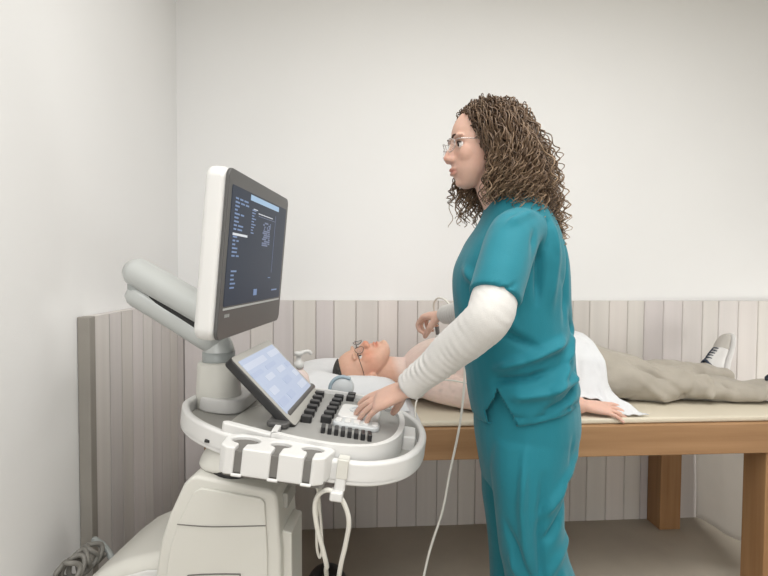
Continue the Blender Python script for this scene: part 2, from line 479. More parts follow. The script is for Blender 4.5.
def face_parts(T, s, parent, lens_mat, frame_mat, sunk=0.0, brow=None, bw=1.0):
    f = lambda x, y, z: T @ V((x * s, y * s, z * s))
    for sy in (-1, 1):
        bm = B(); ball(bm, f(.0645 - sunk, sy * .031, -.0005), .0115 * s); e = obj('eye', bm, M['eye'], parent)
        bm = B(); q = f(.0645 - sunk + .0078, sy * .031 , -.001); ball(bm, q, .0056 * s, None, 12, 8); obj('iris', bm, M['iris'], e)
        bm = B(); tube(bm, [f(.0715, sy * .018, .0055), f(.0765, sy * .031, .0072), f(.070, sy * .044, .0035)], [.002 * s * bw, .0026 * s * bw, .0018 * s * bw], 6, 4); obj('eyelash_line', bm, M['brow'], parent)
        if brow:
            bm = B(); tube(bm, [f(.085, sy * .014, .020), f(.0845, sy * .030, .0255), f(.073, sy * .048, .021)], [.0035 * s * bw, .0038 * s * bw, .002 * s * bw], 6, 4, flat=.7); obj('eyebrow', bm, brow, parent)

def glasses(T, s, parent, m, r=.021, rh=.018, thick=.0013):
    f = lambda x, y, z: T @ V((x * s, y * s, z * s))
    bm = B(); lens_ = []
    for sy in (-1, 1):
        lm = B(); lens_.append(lm)
        pts = []; inner = []
        for i in range(29):
            a = 2 * PI * i / 28
            pts.append(f(.099 - .004 * abs(math.cos(a)) - (.006 if sy * math.cos(a) > 0 else 0) * abs(math.cos(a)), sy * .033 + r * math.cos(a), -.004 + rh * math.sin(a)))
        tube(bm, pts, thick * s, 6, 1, endcap=False)
        vs = [lm.verts.new(p) for p in pts[:-1]]; lm.faces.new(vs)
        tube(bm, [f(.090, sy * (.033 + r), .003), f(.082, sy * .074, .005), f(.03, sy * .079, .004), f(-.012, sy * .081, .006), f(-.026, sy * .080, -.012)], thick * s * 1.1, 6, 4)
    tube(bm, [f(.096, -.0125, .0), f(.1005, 0, .004), f(.096, .0125, .0)], thick * s, 6, 4)
    g = obj('glasses_frame', bm, m, parent)
    for lm in lens_:
        bmesh.ops.solidify(lm, geom=lm.faces[:], thickness=.001)
        obj('lens', lm, M['lens'], g)

def hand_shape(bm, wrist, fwd, dorsal, thumb_sign, curls, spread=(7, 1.5, -4, -10), thumb=((.62, .62, -.48), (.80, .35, -.50), (.90, .1, -.42)), s=1.0):
    """thumb_sign +1: right hand, -1: left hand"""
    x = V(fwd).normalized(); z = V(dorsal); z = (z - x * z.dot(x)).normalized(); y = z.cross(x) * thumb_sign
    T = mtx(V(wrist), x, y, z)
    f = lambda a, b, c: T @ V((a * s, b * s, c * s))
    R3 = T.to_3x3()
    secs = [(f(a, b, c), R3 @ V((0, w * s, 0)), R3 @ V((0, 0, t * s))) for a, b, c, w, t in
            ((-.03, 0, 0, .025, .019), (0, 0, 0, .026, .018), (.03, .001, -.001, .033, .0175), (.06, 0, 0, .039, .0155), (.085, -.001, 0, .0395, .0135), (.096, -.001, -.001, .036, .010))]
    loft(bm, secs, 22, 2.4, 4)
    tips = []
    L = ((.040, .025, .020), (.044, .028, .021), (.040, .026, .020), (.032, .020, .018)); RR = (.0092, .0094, .0088, .0078)
    for k, by in enumerate((.0295, .0100, -.0105, -.0300)):
        p = V((.084 - (.010 if k == 3 else .002 if k in (0, 2) else 0), by, 0)); ang = 0; P = [p - V((.02, 0, .001)), p]; r = RR[k]; Rd = [r * 1.02, r * 1.06]
        sp = math.radians(spread[k])
        for q in range(3):
            ang += math.radians(curls[k][q]); 
            d = V((math.cos(ang) * math.cos(sp), math.sin(sp) * math.cos(ang), -math.sin(ang)))
            p = p + d * L[k][q]; P.append(p); Rd.append(r * (.97, .90, .76)[q])
        tube(bm, [f(*q) for q in P], [a * s for a in Rd], 12, 4); tips.append(f(*P[-1]))
    p = V((.020, .022, -.008)); P = [V((.002, .010, -.006)), p]; Rd = [.014, .0155]
    for q, (d, l, r) in enumerate(zip(thumb, (.042, .034, .027), (.0130, .0112, .0088))):
        p = p + V(d).normalized() * l; P.append(p); Rd.append(r)
    tube(bm, [f(*q) for q in P], [a * s for a in Rd], 12, 4); tips.append(f(*P[-1]))
    return tips

# ------------------------------------------------------------------ standing woman
HC = V((.349, 1.305, 1.567)); HS = .96
ha = math.radians(4)   # head a touch turned towards the viewer
hx = V((-math.cos(ha), -math.sin(ha), -.03)).normalized(); hz = V((-.03, 0, 1)); hz = (hz - hx * hz.dot(hx)).normalized(); hy = hz.cross(hx)
TW = mtx(HC, hx, hy, hz)
SH_N, EL_N, WR_N = V((.380, 1.142, 1.322)), V((.292, 1.030, 1.138)), V((.142, 1.160, .966))
SH_F, EL_F, WR_F = V((.425, 1.465, 1.340)), V((.430, 1.560, 1.120)), V((.350, 1.790, 1.083))
bm = B()
head_shape(bm, TW, HS)
loft(bm, [((.372, 1.305, 1.515), (.050, 0, .0), (0, .050, 0)), ((.390, 1.305, 1.46), (.050, 0, .01), (0, .049, 0)), ((.415, 1.305, 1.42), (.055, 0, .015), (0, .055, 0)), ((.44, 1.305, 1.37), (.07, 0, 0), (0, .10, 0))], 24)
# trunk (under the clothes)
loft(bm, [((.445, 1.305, 1.40), (.04, 0, 0), (0, .08, 0)), ((.445, 1.305, 1.34), (.080, 0, 0), (0, .13, 0)), ((.435, 1.305, 1.25), (.105, 0, 0), (0, .135, 0)), ((.44, 1.305, 1.10), (.10, 0, 0), (0, .12, 0)), ((.470, 1.305, .95), (.095, 0, 0), (0, .115, 0)), ((.478, 1.305, .84), (.085, 0, 0), (0, .110, 0))], 28)
for y, xo in ((1.215, .0), (1.397, .012)):
    tube(bm, [(.470, y, .84), (.462 + xo, y, .66), (.478 + xo, y, .50), (.495 + xo, y, .40), (.505 + xo, y, .25), (.505 + xo, y, .07)], [.066, .062, .052, .048, .042, .034], 18, 4)
    tube(bm, [(.53, y, .045), (.46, y, .04), (.38, y, .028)], [.034, .033, .024], 14, 4)
tube(bm, [SH_N + V((.02, .03, 0)), SH_N, (SH_N + EL_N) / 2, EL_N, (EL_N + WR_N) / 2 + V((.005, 0, -.002)), WR_N], [.05, .052, .042, .037, .034, .024], 16, 4)
tube(bm, [SH_F + V((.02, -.03, 0)), SH_F, (SH_F + EL_F) / 2, EL_F, (EL_F + WR_F) / 2, WR_F], [.05, .052, .042, .037, .034, .024], 16, 4)
# near (left) hand reaching down on to the console keys
nd = (V((.030, 1.222, .902)) - WR_N)
hand_shape(bm, WR_N, nd, (-.35, -.34, .87), -1, ((0, 10, 8), (2, 12, 10), (6, 14, 12), (10, 18, 14)), spread=(5, 1, -3, -8), thumb=((.62, .30, -.66), (.80, -.02, -.64), (.90, -.05, -.50)), s=.97)
# far (right) hand closed round the probe
fd = V((-.075, .085, -.012))
hand_shape(bm, WR_F, fd, (-.20, .05, .97), 1, ((42, 58, 45), (48, 60, 48), (54, 62, 50), (58, 66, 52)), thumb=((.55, .50, -.75), (.70, -.05, -.70), (.75, -.35, -.55)), s=.95)
woman = fuse('person', bm, M['skin_w'], .0032, None, 3)
tag(woman, 'curly haired standing person in teal scrubs and glasses working the console', 'person')
fn = head_finish(woman, TW, HS, {'lip': (.78, .48, .47), 'cheek': (1.0, .90, .87)})
tint(woman, fn)
face_parts(TW, HS, woman, M['lens'], M['frame'], .0018, bw=.8, brow=M['brow'])
glasses(TW, HS, woman, M['steel'], thick=.0010)

# scrub top
bm = B()
def trunk(z, f, b, w, tl=0): return (((f + b) / 2, 1.305, z), ((b - f) / 2, 0, tl), (0, w, 0))
loft(bm, [trunk(.888, .338, .606, .170, .034), trunk(.925, .327, .606, .172, .022), trunk(.985, .314, .600, .163), trunk(1.045, .302, .595, .155), trunk(1.14, .285, .588, .152), trunk(1.235, .283, .580, .158), trunk(1.305, .308, .564, .160), trunk(1.355, .340, .545, .150), trunk(1.395, .358, .522, .132, .006), trunk(1.430, .366, .500, .104, .014), trunk(1.456, .378, .486, .074, .022)], 36, 2.15, 5)
tube(bm, [SH_N + V((.060, .065, .016)), SH_N + V((.010, .012, .004)), (SH_N * .55 + EL_N * .45), (SH_N * .24 + EL_N * .76)], [.058, .061, .060, .0605], 22, 4, endcap=False)
tube(bm, [SH_F + V((.03, -.065, .016)), SH_F + V((.005, -.012, .000)), (SH_F * .5 + EL_F * .5), (SH_F * .27 + EL_F * .73)], [.060, .064, .060, .060], 22, 4, endcap=False)
top = fuse('scrub_top', bm, M['teal'], .006, woman, 3)
folds(top, [
    ([(.335, 1.10, 1.30), (.37, 1.10, 1.35), (.43, 1.14, 1.38)], .010, .006),
    ([(.42, 1.10, 1.33), (.39, 1.08, 1.27), (.34, 1.04, 1.20)], .010, -.006),
    ([(.43, 1.15, 1.35), (.45, 1.15, 1.27), (.45, 1.15, 1.17)], .010, -.009),
    ([(.49, 1.16, 1.38), (.50, 1.15, 1.28), (.49, 1.15, 1.15)], .011, .008),
    ([(.455, 1.20, 1.40), (.475, 1.165, 1.36), (.465, 1.15, 1.30), (.43, 1.14, 1.22)], .0045, -.004),
    ([(.54, 1.20, 1.36), (.545, 1.19, 1.25), (.53, 1.18, 1.12)], .011, -.006),
    ([(.29, 1.24, 1.25), (.34, 1.18, 1.19), (.40, 1.155, 1.10)], .012, .008),
    ([(.29, 1.22, 1.16), (.36, 1.16, 1.10), (.45, 1.15, 1.06)], .010, -.008),
    ([(.33, 1.18, 1.00), (.42, 1.145, 1.03), (.54, 1.17, 1.08)], .011, .012),
    ([(.33, 1.19, .97), (.43, 1.14, .99), (.57, 1.19, 1.03)], .009, -.011),
    ([(.37, 1.15, .94), (.47, 1.13, .955), (.59, 1.20, .99)], .011, .010),
    ([(.57, 1.24, 1.10), (.53, 1.17, 1.02), (.48, 1.14, .95)], .011, .010),
    ([(.59, 1.22, 1.01), (.53, 1.15, .94), (.46, 1.13, .91)], .009, -.008),
    ([(.51, 1.15, 1.25), (.56, 1.19, 1.15), (.57, 1.22, 1.08)], .010, -.007),
    ([(.40, 1.14, 1.06), (.395, 1.14, .96), (.40, 1.135, .90)], .009, .007),
    ([(.33, 1.20, .885), (.43, 1.13, .895), (.54, 1.15, .915), (.61, 1.24, .93)], .005, -.004),
    ([(.275, 1.075, 1.215), (.33, 1.00, 1.205), (.37, 1.05, 1.23)], .004, -.003),
], .005, 7.0)
# side slit at the hem
bm = bmesh.new(); bm.from_mesh(top.data)
bmesh.ops.delete(bm, geom=[f for f in bm.faces if (lambda c: c.y < 1.22 and c.z < .955 and abs(c.x - (.362 + (.955 - c.z) * .12)) < (.955 - c.z) * .42)(f.calc_center_median())], context='FACES')
bm.to_mesh(top.data); bm.free()
so = top.modifiers.new('cloth', 'SOLIDIFY'); so.thickness = .003; so.offset = -1
# scrub trousers: hips and two wide legs
bm = B()
loft(bm, [trunk(.96, .355, .590, .145), trunk(.90, .346, .608, .158), trunk(.83, .344, .612, .164), trunk(.79, .348, .600, .162), trunk(.74, .356, .580, .155), trunk(.68, .366, .560, .140)], 32, 2.15)
def legs(z, f, b, y, w): return (((f + b) / 2, y, z), ((b - f) / 2, 0, 0), (0, w, 0))
loft(bm, [legs(.82, .365, .575, 1.22, .080), legs(.75, .362, .552, 1.215, .086), legs(.69, .368, .540, 1.212, .088), legs(.60, .378, .540, 1.21, .086), legs(.535, .386, .553, 1.21, .085), legs(.48, .398, .575, 1.21, .086), legs(.42, .404, .588, 1.208, .088), legs(.22, .412, .600, 1.205, .092), legs(.045, .410, .610, 1.205, .094)], 28, 2.2)
loft(bm, [legs(.82, .365, .575, 1.385, .080), legs(.75, .378, .560, 1.392, .084), legs(.69, .388, .560, 1.398, .086), legs(.60, .394, .560, 1.40, .084), legs(.535, .404, .572, 1.40, .084), legs(.42, .416, .600, 1.402, .088), legs(.22, .42, .605, 1.402, .09), legs(.045, .415, .612, 1.402, .094)], 28, 2.2)
tr = fuse('scrub_trousers', bm, M['teal'], .006, woman, 3)
folds(tr, [
    ([(.42, 1.14, .84), (.41, 1.13, .68), (.42, 1.125, .55), (.42, 1.125, .40)], .010, .008),
    ([(.46, 1.13, .76), (.45, 1.125, .62), (.46, 1.125, .50), (.47, 1.12, .38)], .010, -.007),
    ([(.58, 1.20, .80), (.52, 1.14, .74), (.45, 1.125, .66)], .010, .007),
    ([(.56, 1.19, .70), (.51, 1.135, .66), (.46, 1.125, .60)], .010, -.007),
    ([(.55, 1.19, .60), (.50, 1.135, .56), (.44, 1.125, .48)], .012, .004),
    ([(.51, 1.13, .54), (.53, 1.13, .46), (.55, 1.14, .38)], .012, .003),
    ([(.39, 1.17, .64), (.41, 1.14, .56), (.45, 1.125, .46)], .010, -.006),
    ([(.55, 1.16, .84), (.545, 1.15, .74), (.52, 1.14, .66)], .009, -.004),
    ([(.40, 1.16, .56), (.405, 1.14, .48), (.42, 1.13, .38)], .009, .006),
], .005, 6.0, (1, 1, .6))
# white long sleeves
for sh, el, wr, nm in ((SH_N, EL_N, WR_N, 'n'), (SH_F, EL_F, WR_F, 'f')):
    bm = B(); a = sh * .6 + el * .4
    d = (wr - el).normalized()
    tube(bm, [a, sh * .25 + el * .75, el, el * .62 + wr * .38, el * .28 + wr * .72, wr - d * .008], [.050, .0500, .0485, .0440, .0380, .0345], 26, 6, endcap=False)
    tube(bm, [wr - d * .020, wr - d * .004], [.0350, .0345], 20, 1, endcap=False)
    sl = fuse('sleeve', bm, M['knit'], .0045, woman, 2)
    me = sl.data
    ax = [(sh, el), (el, wr)]
    nn = [v.normal.copy() for v in me.vertices]
    for i, v in enumerate(me.vertices):
        dist, t = seg_d(v.co, el, wr); L_ = t * (wr - el).length
        ph = noise.noise(v.co * 14) * 2.2
        amp = .0017 * (0.2 + .8 * min(1, t * 1.4)) * max(0, .55 + 1.1 * noise.noise(v.co * 22))
        if t <= 0: amp *= .9
        L2 = (v.co - el).dot(d)
        v.co = v.co + nn[i] * (amp * math.sin(L2 * 380 + ph * 2.6) + .0035 * noise.noise(v.co * 16))
    me.update()
# clogs
for y, xo in ((1.215, .0), (1.397, .0)):
    bm = B(); loft(bm, [((.56 + xo, y, .045), (0, .020, 0), (0, 0, .035)), ((.54 + xo, y, .047), (0, .037, 0), (0, 0, .047)), ((.47 + xo, y, .045), (0, .042, 0), (0, 0, .045)), ((.40 + xo, y, .038), (0, .046, 0), (0, 0, .038)), ((.35 + xo, y, .028), (0, .040, 0), (0, 0, .028)), ((.33 + xo, y, .026), (0, .02, 0), (0, 0, .018))], 20, 2.6)
    obj('shoe', bm, M['shoe'], woman)

# curly hair
rh = random.Random(11)
hm = B()
def hw(x, y, z): return TW @ V((x * HS, y * HS, z * HS))
def hell(c, r):
    bmesh.ops.create_uvsphere(hm, u_segments=24, v_segments=16, radius=1, matrix=TW @ Matrix.Translation(V(c)) @ Matrix.Diagonal((*r, 1)))
hell((-.022, 0, .034), (.092, .080, .078)); hell((-.075, 0, -.015), (.085, .105, .095)); hell((-.105, 0, -.085), (.075, .115, .09)); hell((-.135, -.01, -.165), (.06, .115, .075))
hell((-.165, 0, -.225), (.035, .10, .05))
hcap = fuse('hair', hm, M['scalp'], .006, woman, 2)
hb = B(); lay = hb.verts.layers.float_color.new('tint')
def strand(P, turns, amp, r, c0, c1, ph):
    pts = crom(P, 14); n = len(pts)
    hel = []
    up = V((.3, .5, .2)).normalized()
    L = sum((pts[i + 1] - pts[i]).length for i in range(n - 1))
    for i, p in enumerate(pts):
        t = i / (n - 1); d = (pts[min(i + 1, n - 1)] - pts[max(i - 1, 0)]).normalized()
        u = d.cross(up).normalized(); w = d.cross(u)
        a = ph + 2 * PI * turns * t; am = amp * min(1, .15 + t * 2.0)
        hel.append(p + (u * math.cos(a) + w * math.sin(a)) * am)
    n0 = len(hb.verts)
    rr = [r * (1 - .55 * (i / (n - 1)) ** 3) for i in range(n)]
    tube(hb, hel, rr, 4, 1, endcap=False)
    hb.verts.ensure_lookup_table()
    m = len(hb.verts) - n0
    for q in range(n0, len(hb.verts)):
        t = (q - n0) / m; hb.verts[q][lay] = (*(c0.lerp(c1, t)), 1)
SK = (V((-.014, 0, .030)), V((.092, .078, .077)))
def scalp(az, elv):
    d = V((math.cos(elv) * math.cos(az), math.cos(elv) * math.sin(az), math.sin(elv)))
    return V((SK[0][i] + SK[1][i] * d[i] for i in range(3))), d
def allowed(p):
    # hairline: nothing on the face
    lim = .036 + max(0, p.z) / .078 * .020 if p.z > 0 else .030
    if p.x > lim or p.z < -.03 and p.x > .0: return False
    return True
count = 0; tries = 0
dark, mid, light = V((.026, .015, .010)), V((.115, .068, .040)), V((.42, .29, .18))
while count < 1050 and tries < 20000:
    tries += 1
    az = rh.uniform(-PI, PI); s_ = rh.uniform(-.62, 1.0); p, d = scalp(az, math.asin(s_))
    if not allowed(p): continue
    out = V((d.x, d.y, max(d.z, -.1)))
    # where the lock ends (head coordinates)
    side = 1 if p.y > 0 else -1
    back = max(0, min(1, (.06 - p.x) / .16))
    spread = rh.uniform(.35, 1)
    ln = rh.random()
    ex = .020 - .205 * back ** .9 * spread - rh.uniform(0, .045) * (1 - back) - .03 * ln
    ey = p.y * (1.25 + .35 * rh.random()) + side * rh.uniform(.01, .045) * (1 - .3 * back)
    ez = -.08 - .225 * (.25 + .75 * back) * ln ** .7 - rh.uniform(0, .02)
    if side > 0 and rh.random() < .5 and p.x > -.05: ez = max(ez, -.13)
    E_ = V((ex, ey, ez))
    m1 = p + V((out.x * .018 - .014, out.y * .036, .006 + out.z * .012)) * rh.uniform(.6, 1.2)
    m2 = p.lerp(E_, .55) + V((-.035 * back - .005, side * .028, .025)) * rh.uniform(.5, 1.2)
    P = [p - d * .006, m1, m2, E_.lerp(m2, .4) + V((-.012 * back, side * .006, 0)), E_]
    jit = lambda: V((rh.uniform(-1, 1), rh.uniform(-1, 1), rh.uniform(-1, 1))) * .006
    P = [hw(*P[0])] + [hw(*(q + jit())) for q in P[1:]]
    L = sum((P[i + 1] - P[i]).length for i in range(4))
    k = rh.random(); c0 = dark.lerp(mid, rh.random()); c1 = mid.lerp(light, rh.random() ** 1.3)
    strand(P, L / rh.uniform(.028, .050), rh.uniform(.005, .0105), rh.uniform(.0012, .0021), c0, c1, rh.uniform(0, 6.3))
    count += 1
# locks hanging in front of the far shoulder, under the chin
for i in range(70):
    sx = rh.uniform(-.02, .03); root = V((.012 + rh.uniform(-.02, .01), -.074, rh.uniform(-.02, .03)))
    E_ = V((rh.uniform(-.04, .066), -rh.uniform(.06, .11), rh.uniform(-.215, -.12)))
    if E_.x > .05 and E_.z < -.16 and rh.random() < .4: E_.x -= .04
    P = [root, root + V((.0, -.016, -.03)), V((E_.x * .75 + .005, -.09, -.09 + rh.uniform(-.01, .01))), E_]
    P = [hw(*q) for q in P]
    strand(P, rh.uniform(4.5, 7), rh.uniform(.006, .0095), rh.uniform(.0017, .0026), dark.lerp(mid, rh.random()), mid.lerp(light, rh.random() ** 1.5 * .8), rh.uniform(0, 6.3))
# near side tendrils by the cheek and on the collar
for i in range(110):
    root = V((rh.uniform(-.03, .016), .078, rh.uniform(-.02, .03)))
    E_ = V((rh.uniform(-.10, .020), rh.uniform(.055, .11), rh.uniform(-.17, -.09)))
    P = [hw(*q) for q in (root, root + V((-.006, .016, -.03)), E_.lerp(root, .4) + V((0, .018, 0)), E_)]
    strand(P, rh.uniform(3.5, 6), rh.uniform(.005, .009), rh.uniform(.0018, .0027), dark.lerp(mid, rh.random()), mid.lerp(light, rh.random()), rh.uniform(0, 6.3))
for i in range(70):
    root = V((rh.uniform(-.03, .010), .074, rh.uniform(-.05, .01)))
    E_ = V((rh.uniform(-.06, .026), rh.uniform(.03, .08), rh.uniform(-.165, -.115)))
    P = [hw(*q) for q in (root, root + V((-.004, .014, -.03)), E_.lerp(root, .4) + V((.004, .014, 0)), E_)]
    strand(P, rh.uniform(3, 5), rh.uniform(.006, .010), rh.uniform(.0015, .0024), dark, mid.lerp(light, rh.random() * .5), rh.uniform(0, 6.3))
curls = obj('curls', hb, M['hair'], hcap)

# ------------------------------------------------------------------ lying man
PH = V((.068, 2.035, .842)); PS = 1.10
an = math.radians(-16)
bx, by, bz = V((-.30, 0, 1)).normalized(), V((0, 1, 0)), V((-1, 0, -.30)).normalized()
rx = bx * math.cos(an) + by * math.sin(an); ry = -bx * math.sin(an) + by * math.cos(an)
TP = mtx(PH, rx, ry, bz)
bm = B()
head_shape(bm, TP, PS, True)
loft(bm, [((.11, 2.035, .835), (0, .055, 0), (.01, 0, .058)), ((.165, 2.035, .832), (0, .058, 0), (.015, 0, .058)), ((.215, 2.035, .825), (0, .075, 0), (.02, 0, .062)), ((.27, 2.035, .82), (0, .14, 0), (.01, 0, .075))], 26)
tz = PT + .003
def slab(x, zt, w, p=2.4, zb=tz): return ((x, 2.035, (zt + zb) / 2), (0, w, 0), (0, 0, (zt - zb) / 2))
loft(bm, [slab(.235, .885, .10), slab(.27, .915, .165), slab(.33, .950, .195), slab(.42, .968, .200), slab(.55, .966, .195), slab(.70, .955, .180), slab(.85, .958, .180), slab(.97, .948, .185), slab(1.07, .880, .170), slab(1.16, .840, .14)], 34, 2.5)
# near arm along the edge of the bench
tube(bm, [(.29, 1.905, .835), (.32, 1.855, .815), (.45, 1.800, .785), (.58, 1.765, .775), (.70, 1.748, .774), (.83, 1.722, .764)], [.062, .062, .052, .044, .042, .030], 18, 5)
hand_shape(bm, (.842, 1.722, .764), (1, -.10, -.13), (.10, -.30, .94), 1, ((2, 12, 8), (4, 14, 10), (5, 15, 10), (6, 16, 10)), spread=(12, 4, -5, -14), thumb=((.6, .6, -.3), (.8, .3, -.35), (.85, .1, -.3)), s=.98)
# far arm raised out beyond the head side
tube(bm, [(.30, 2.17, .835), (.35, 2.225, .81), (.50, 2.25, .785), (.62, 2.255, .775), (.86, 2.25, .757)], [.062, .056, .050, .043, .030], 18, 5)
hand_shape(bm, (.87, 2.25, .757), (1, 0, -.12), (0, .1, 1), -1, ((10, 14, 10),) * 4, s=.98)
for y, y2 in ((1.945, 1.885), (2.13, 2.185)):
    tube(bm, [(1.08, y, .805), (1.28, y, .785), (1.46, (y + y2) / 2, .768), (1.70, y2, .762)], [.060, .045, .030, .026], 18, 4)
man = fuse('person', bm, M['skin_p'], .0036, None, 3)
tag(man, 'bare chested person lying face up on the bench in beige trousers', 'person')
fn = head_finish(man, TP, PS, {'lip': (.84, .52, .47), 'cheek': (.96, .66, .57), 'face': (.93, .72, .60)}, True)
def fn2(co):
    c = V(fn(co))
    if co.x > .70 and co.y < 1.80:
        k = min(1, (co.x - .70) / .1); c = c.lerp(V((.93, .74, .66)), k)
    elif co.x > .25:
        k = min(1, (co.x - .25) / .1); n = .5 + .5 * noise.noise(co * 12)
        hair = max(0, noise.noise(V((co.x * 60, co.y * 60, co.z * 60))) ) * .25 * (1 if co.z > .8 and co.x < .9 else .3)
        c = V([a * (1 - hair * k) for a in c])
    return tuple(c)
tint(man, fn2)
face_parts(TP, PS, man, M['lens'], M['frame'], .0045, brow=None, bw=.5)
glasses(TP, PS, man, M['frame'], r=.022, rh=.016, thick=.0011)
# cropped hair: crown and back of the head
bm = B()
bmesh.ops.create_uvsphere(bm, u_segments=32, v_segments=20, radius=1, matrix=TP @ Matrix.Scale(PS, 4) @ Matrix.Translation((-.014, 0, .033)) @ Matrix.Diagonal((.0985, .0785, .0885, 1)))
dl = [v for v in bm.verts if (lambda p: p.z < .085 - max(0, -.005 - p.x) * 1.6)(TP.inverted() @ v.co / PS)]
bmesh.ops.delete(bm, geom=dl, context='VERTS')
bmesh.ops.solidify(bm, geom=bm.faces[:], thickness=.006)
hr = obj('hair', bm, M['greyhair'], man); 
# beige trousers
bm = B()
def slab2(x, zt, w, zb=tz - .0005): return ((x, 2.035, (zt + zb) / 2), (0, w, 0), (0, 0, (zt - zb) / 2))
loft(bm, [slab2(.94, .964, .192), slab2(1.02, .948, .200), slab2(1.10, .915, .203), slab2(1.19, .885, .20), slab2(1.26, .860, .18)], 34, 2.5)
def leg(pts):
    loft(bm, [((x, y, (zt + tz) / 2), (0, w, 0), (0, 0, (zt - tz) / 2)) for x, y, zt, w in pts], 28, 2.3)
leg(((1.12, 1.945, .900, .100), (1.20, 1.935, .884, .104), (1.28, 1.925, .868, .102), (1.36, 1.915, .846, .096), (1.46, 1.905, .822, .088), (1.58, 1.892, .810, .080), (1.68, 1.885, .804, .076), (1.715, 1.885, .802, .072)))
leg(((1.12, 2.135, .896, .100), (1.20, 2.14, .880, .104), (1.33, 2.155, .848, .098), (1.45, 2.17, .840, .088), (1.55, 2.18, .828, .078), (1.66, 2.19, .816, .070), (1.752, 2.195, .806, .066)))
tp = fuse('trousers', bm, M['khaki'], .0055, man, 2)
folds(tp, [
    ([(1.30, 1.99, .87), (1.36, 1.90, .85), (1.40, 1.84, .79)], .009, .010),
    ([(1.12, 1.99, .90), (1.20, 1.90, .88), (1.28, 1.84, .80)], .009, -.010),
    ([(1.06, 1.86, .86), (1.16, 1.845, .80), (1.25, 1.85, .75)], .014, .010),
    ([(1.10, 1.88, .91), (1.20, 1.84, .84), (1.30, 1.835, .77)], .012, -.010),
    ([(1.15, 1.93, .91), (1.27, 1.87, .87), (1.36, 1.83, .80)], .013, .011),
    ([(1.36, 1.86, .86), (1.41, 1.84, .81), (1.40, 1.82, .75)], .011, .013),
    ([(1.40, 1.90, .88), (1.45, 1.85, .85), (1.50, 1.82, .78)], .010, -.011),
    ([(1.44, 1.90, .88), (1.50, 1.85, .84), (1.60, 1.83, .80)], .010, .012),
    ([(1.33, 1.83, .80), (1.30, 1.84, .75), (1.34, 1.84, .735)], .012, -.010),
    ([(1.25, 1.88, .87), (1.33, 1.84, .82), (1.36, 1.84, .76)], .009, -.009),
    ([(1.60, 1.86, .845), (1.63, 1.82, .80), (1.60, 1.82, .75)], .010, .010),
    ([(1.66, 1.88, .84), (1.67, 1.83, .80), (1.66, 1.82, .74)], .010, -.010),
    ([(1.45, 1.83, .765), (1.55, 1.825, .77), (1.66, 1.825, .765)], .005, .005),
    ([(1.20, 2.10, .90), (1.30, 2.08, .88), (1.40, 2.10, .86)], .012, .008),
    ([(1.50, 2.14, .87), (1.56, 2.11, .85), (1.60, 2.10, .80)], .010, .008),
], .017, 9.0, (1, 1, 1))
me = tp.data
for v in me.vertices:
    if v.co.z < PT + .0015: v.co.z = PT + .0015
# shoes
def shoe(y, tilt, roll):
    """sole plane stands up: heel on the pad, toe pointing up"""
    r = empty('shoe', (1.752, y, PT + .002)); r.parent = man
    def T(a, b, c):   # a along the shoe heel->toe (up), b across, c sole->ankle (towards -x)
        q = Matrix.Rotation(math.radians(tilt), 3, 'Y') @ V((-c, b, a)) * .93; q = Matrix.Rotation(math.radians(roll), 3, 'X') @ q
        return r.location + q
    bm = B()
    loft(bm, [(T(a, b, .016 + h / 2), T(0, w, 0) - r.location, T(0, 0, h / 2) - r.location) for a, b, w, h in ((.006, 0, .022, .050), (.02, 0, .033, .075), (.06, 0, .036, .088), (.10, .002, .038, .085), (.135, .002, .042, .066), (.175, .001, .045, .052))], 24, 2.6)
    u = obj('shoe_upper', bm, M['shoe'], man)
    bm = B(); loft(bm, [(T(a, b, .016 + h / 2), T(0, w, 0) - r.location, T(0, 0, h / 2) - r.location) for a, b, w, h in ((.160, .001, .0452, .057), (.19, .001, .0455, .051), (.22, 0, .042, .044), (.245, -.002, .030, .034), (.256, -.002, .014, .022))], 24, 2.5)
    obj('toe_cap', bm, M['suede'], u)
    bm = B(); loft(bm, [(T(a, b, .010), T(0, w, 0) - r.location, T(0, 0, .012) - r.location) for a, b, w in ((.0, 0, .020), (.012, 0, .035), (.06, 0, .038), (.11, .002, .041), (.17, .001, .049), (.215, 0, .047), (.25, -.002, .034), (.266, -.002, .014))], 24, 3)
    obj('sole', bm, M['shoe'], u)
    bm = B(); tube(bm, [T(.030, -.036, .060), T(.050, -.030, .103), T(.075, 0, .112), T(.050, .030, .103), T(.030, .036, .060)], .006, 8, 5); obj('collar', bm, M['navy'], u)
    for i in range(5):
        a = .088 + i * .016; h = .016 + (.088, .083, .077, .070, .063)[i] + .003
        bm = B(); tube(bm, [T(a, -.024, h - .012), T(a + .004, -.008, h), T(a - .002, .010, h), T(a + .003, .024, h - .012)], .0028, 6, 4); obj('lace', bm, M['navy'], u)
    bpy.data.objects.remove(r)
shoe(2.20, 24, -20)
shoe(1.885, 28, 14)
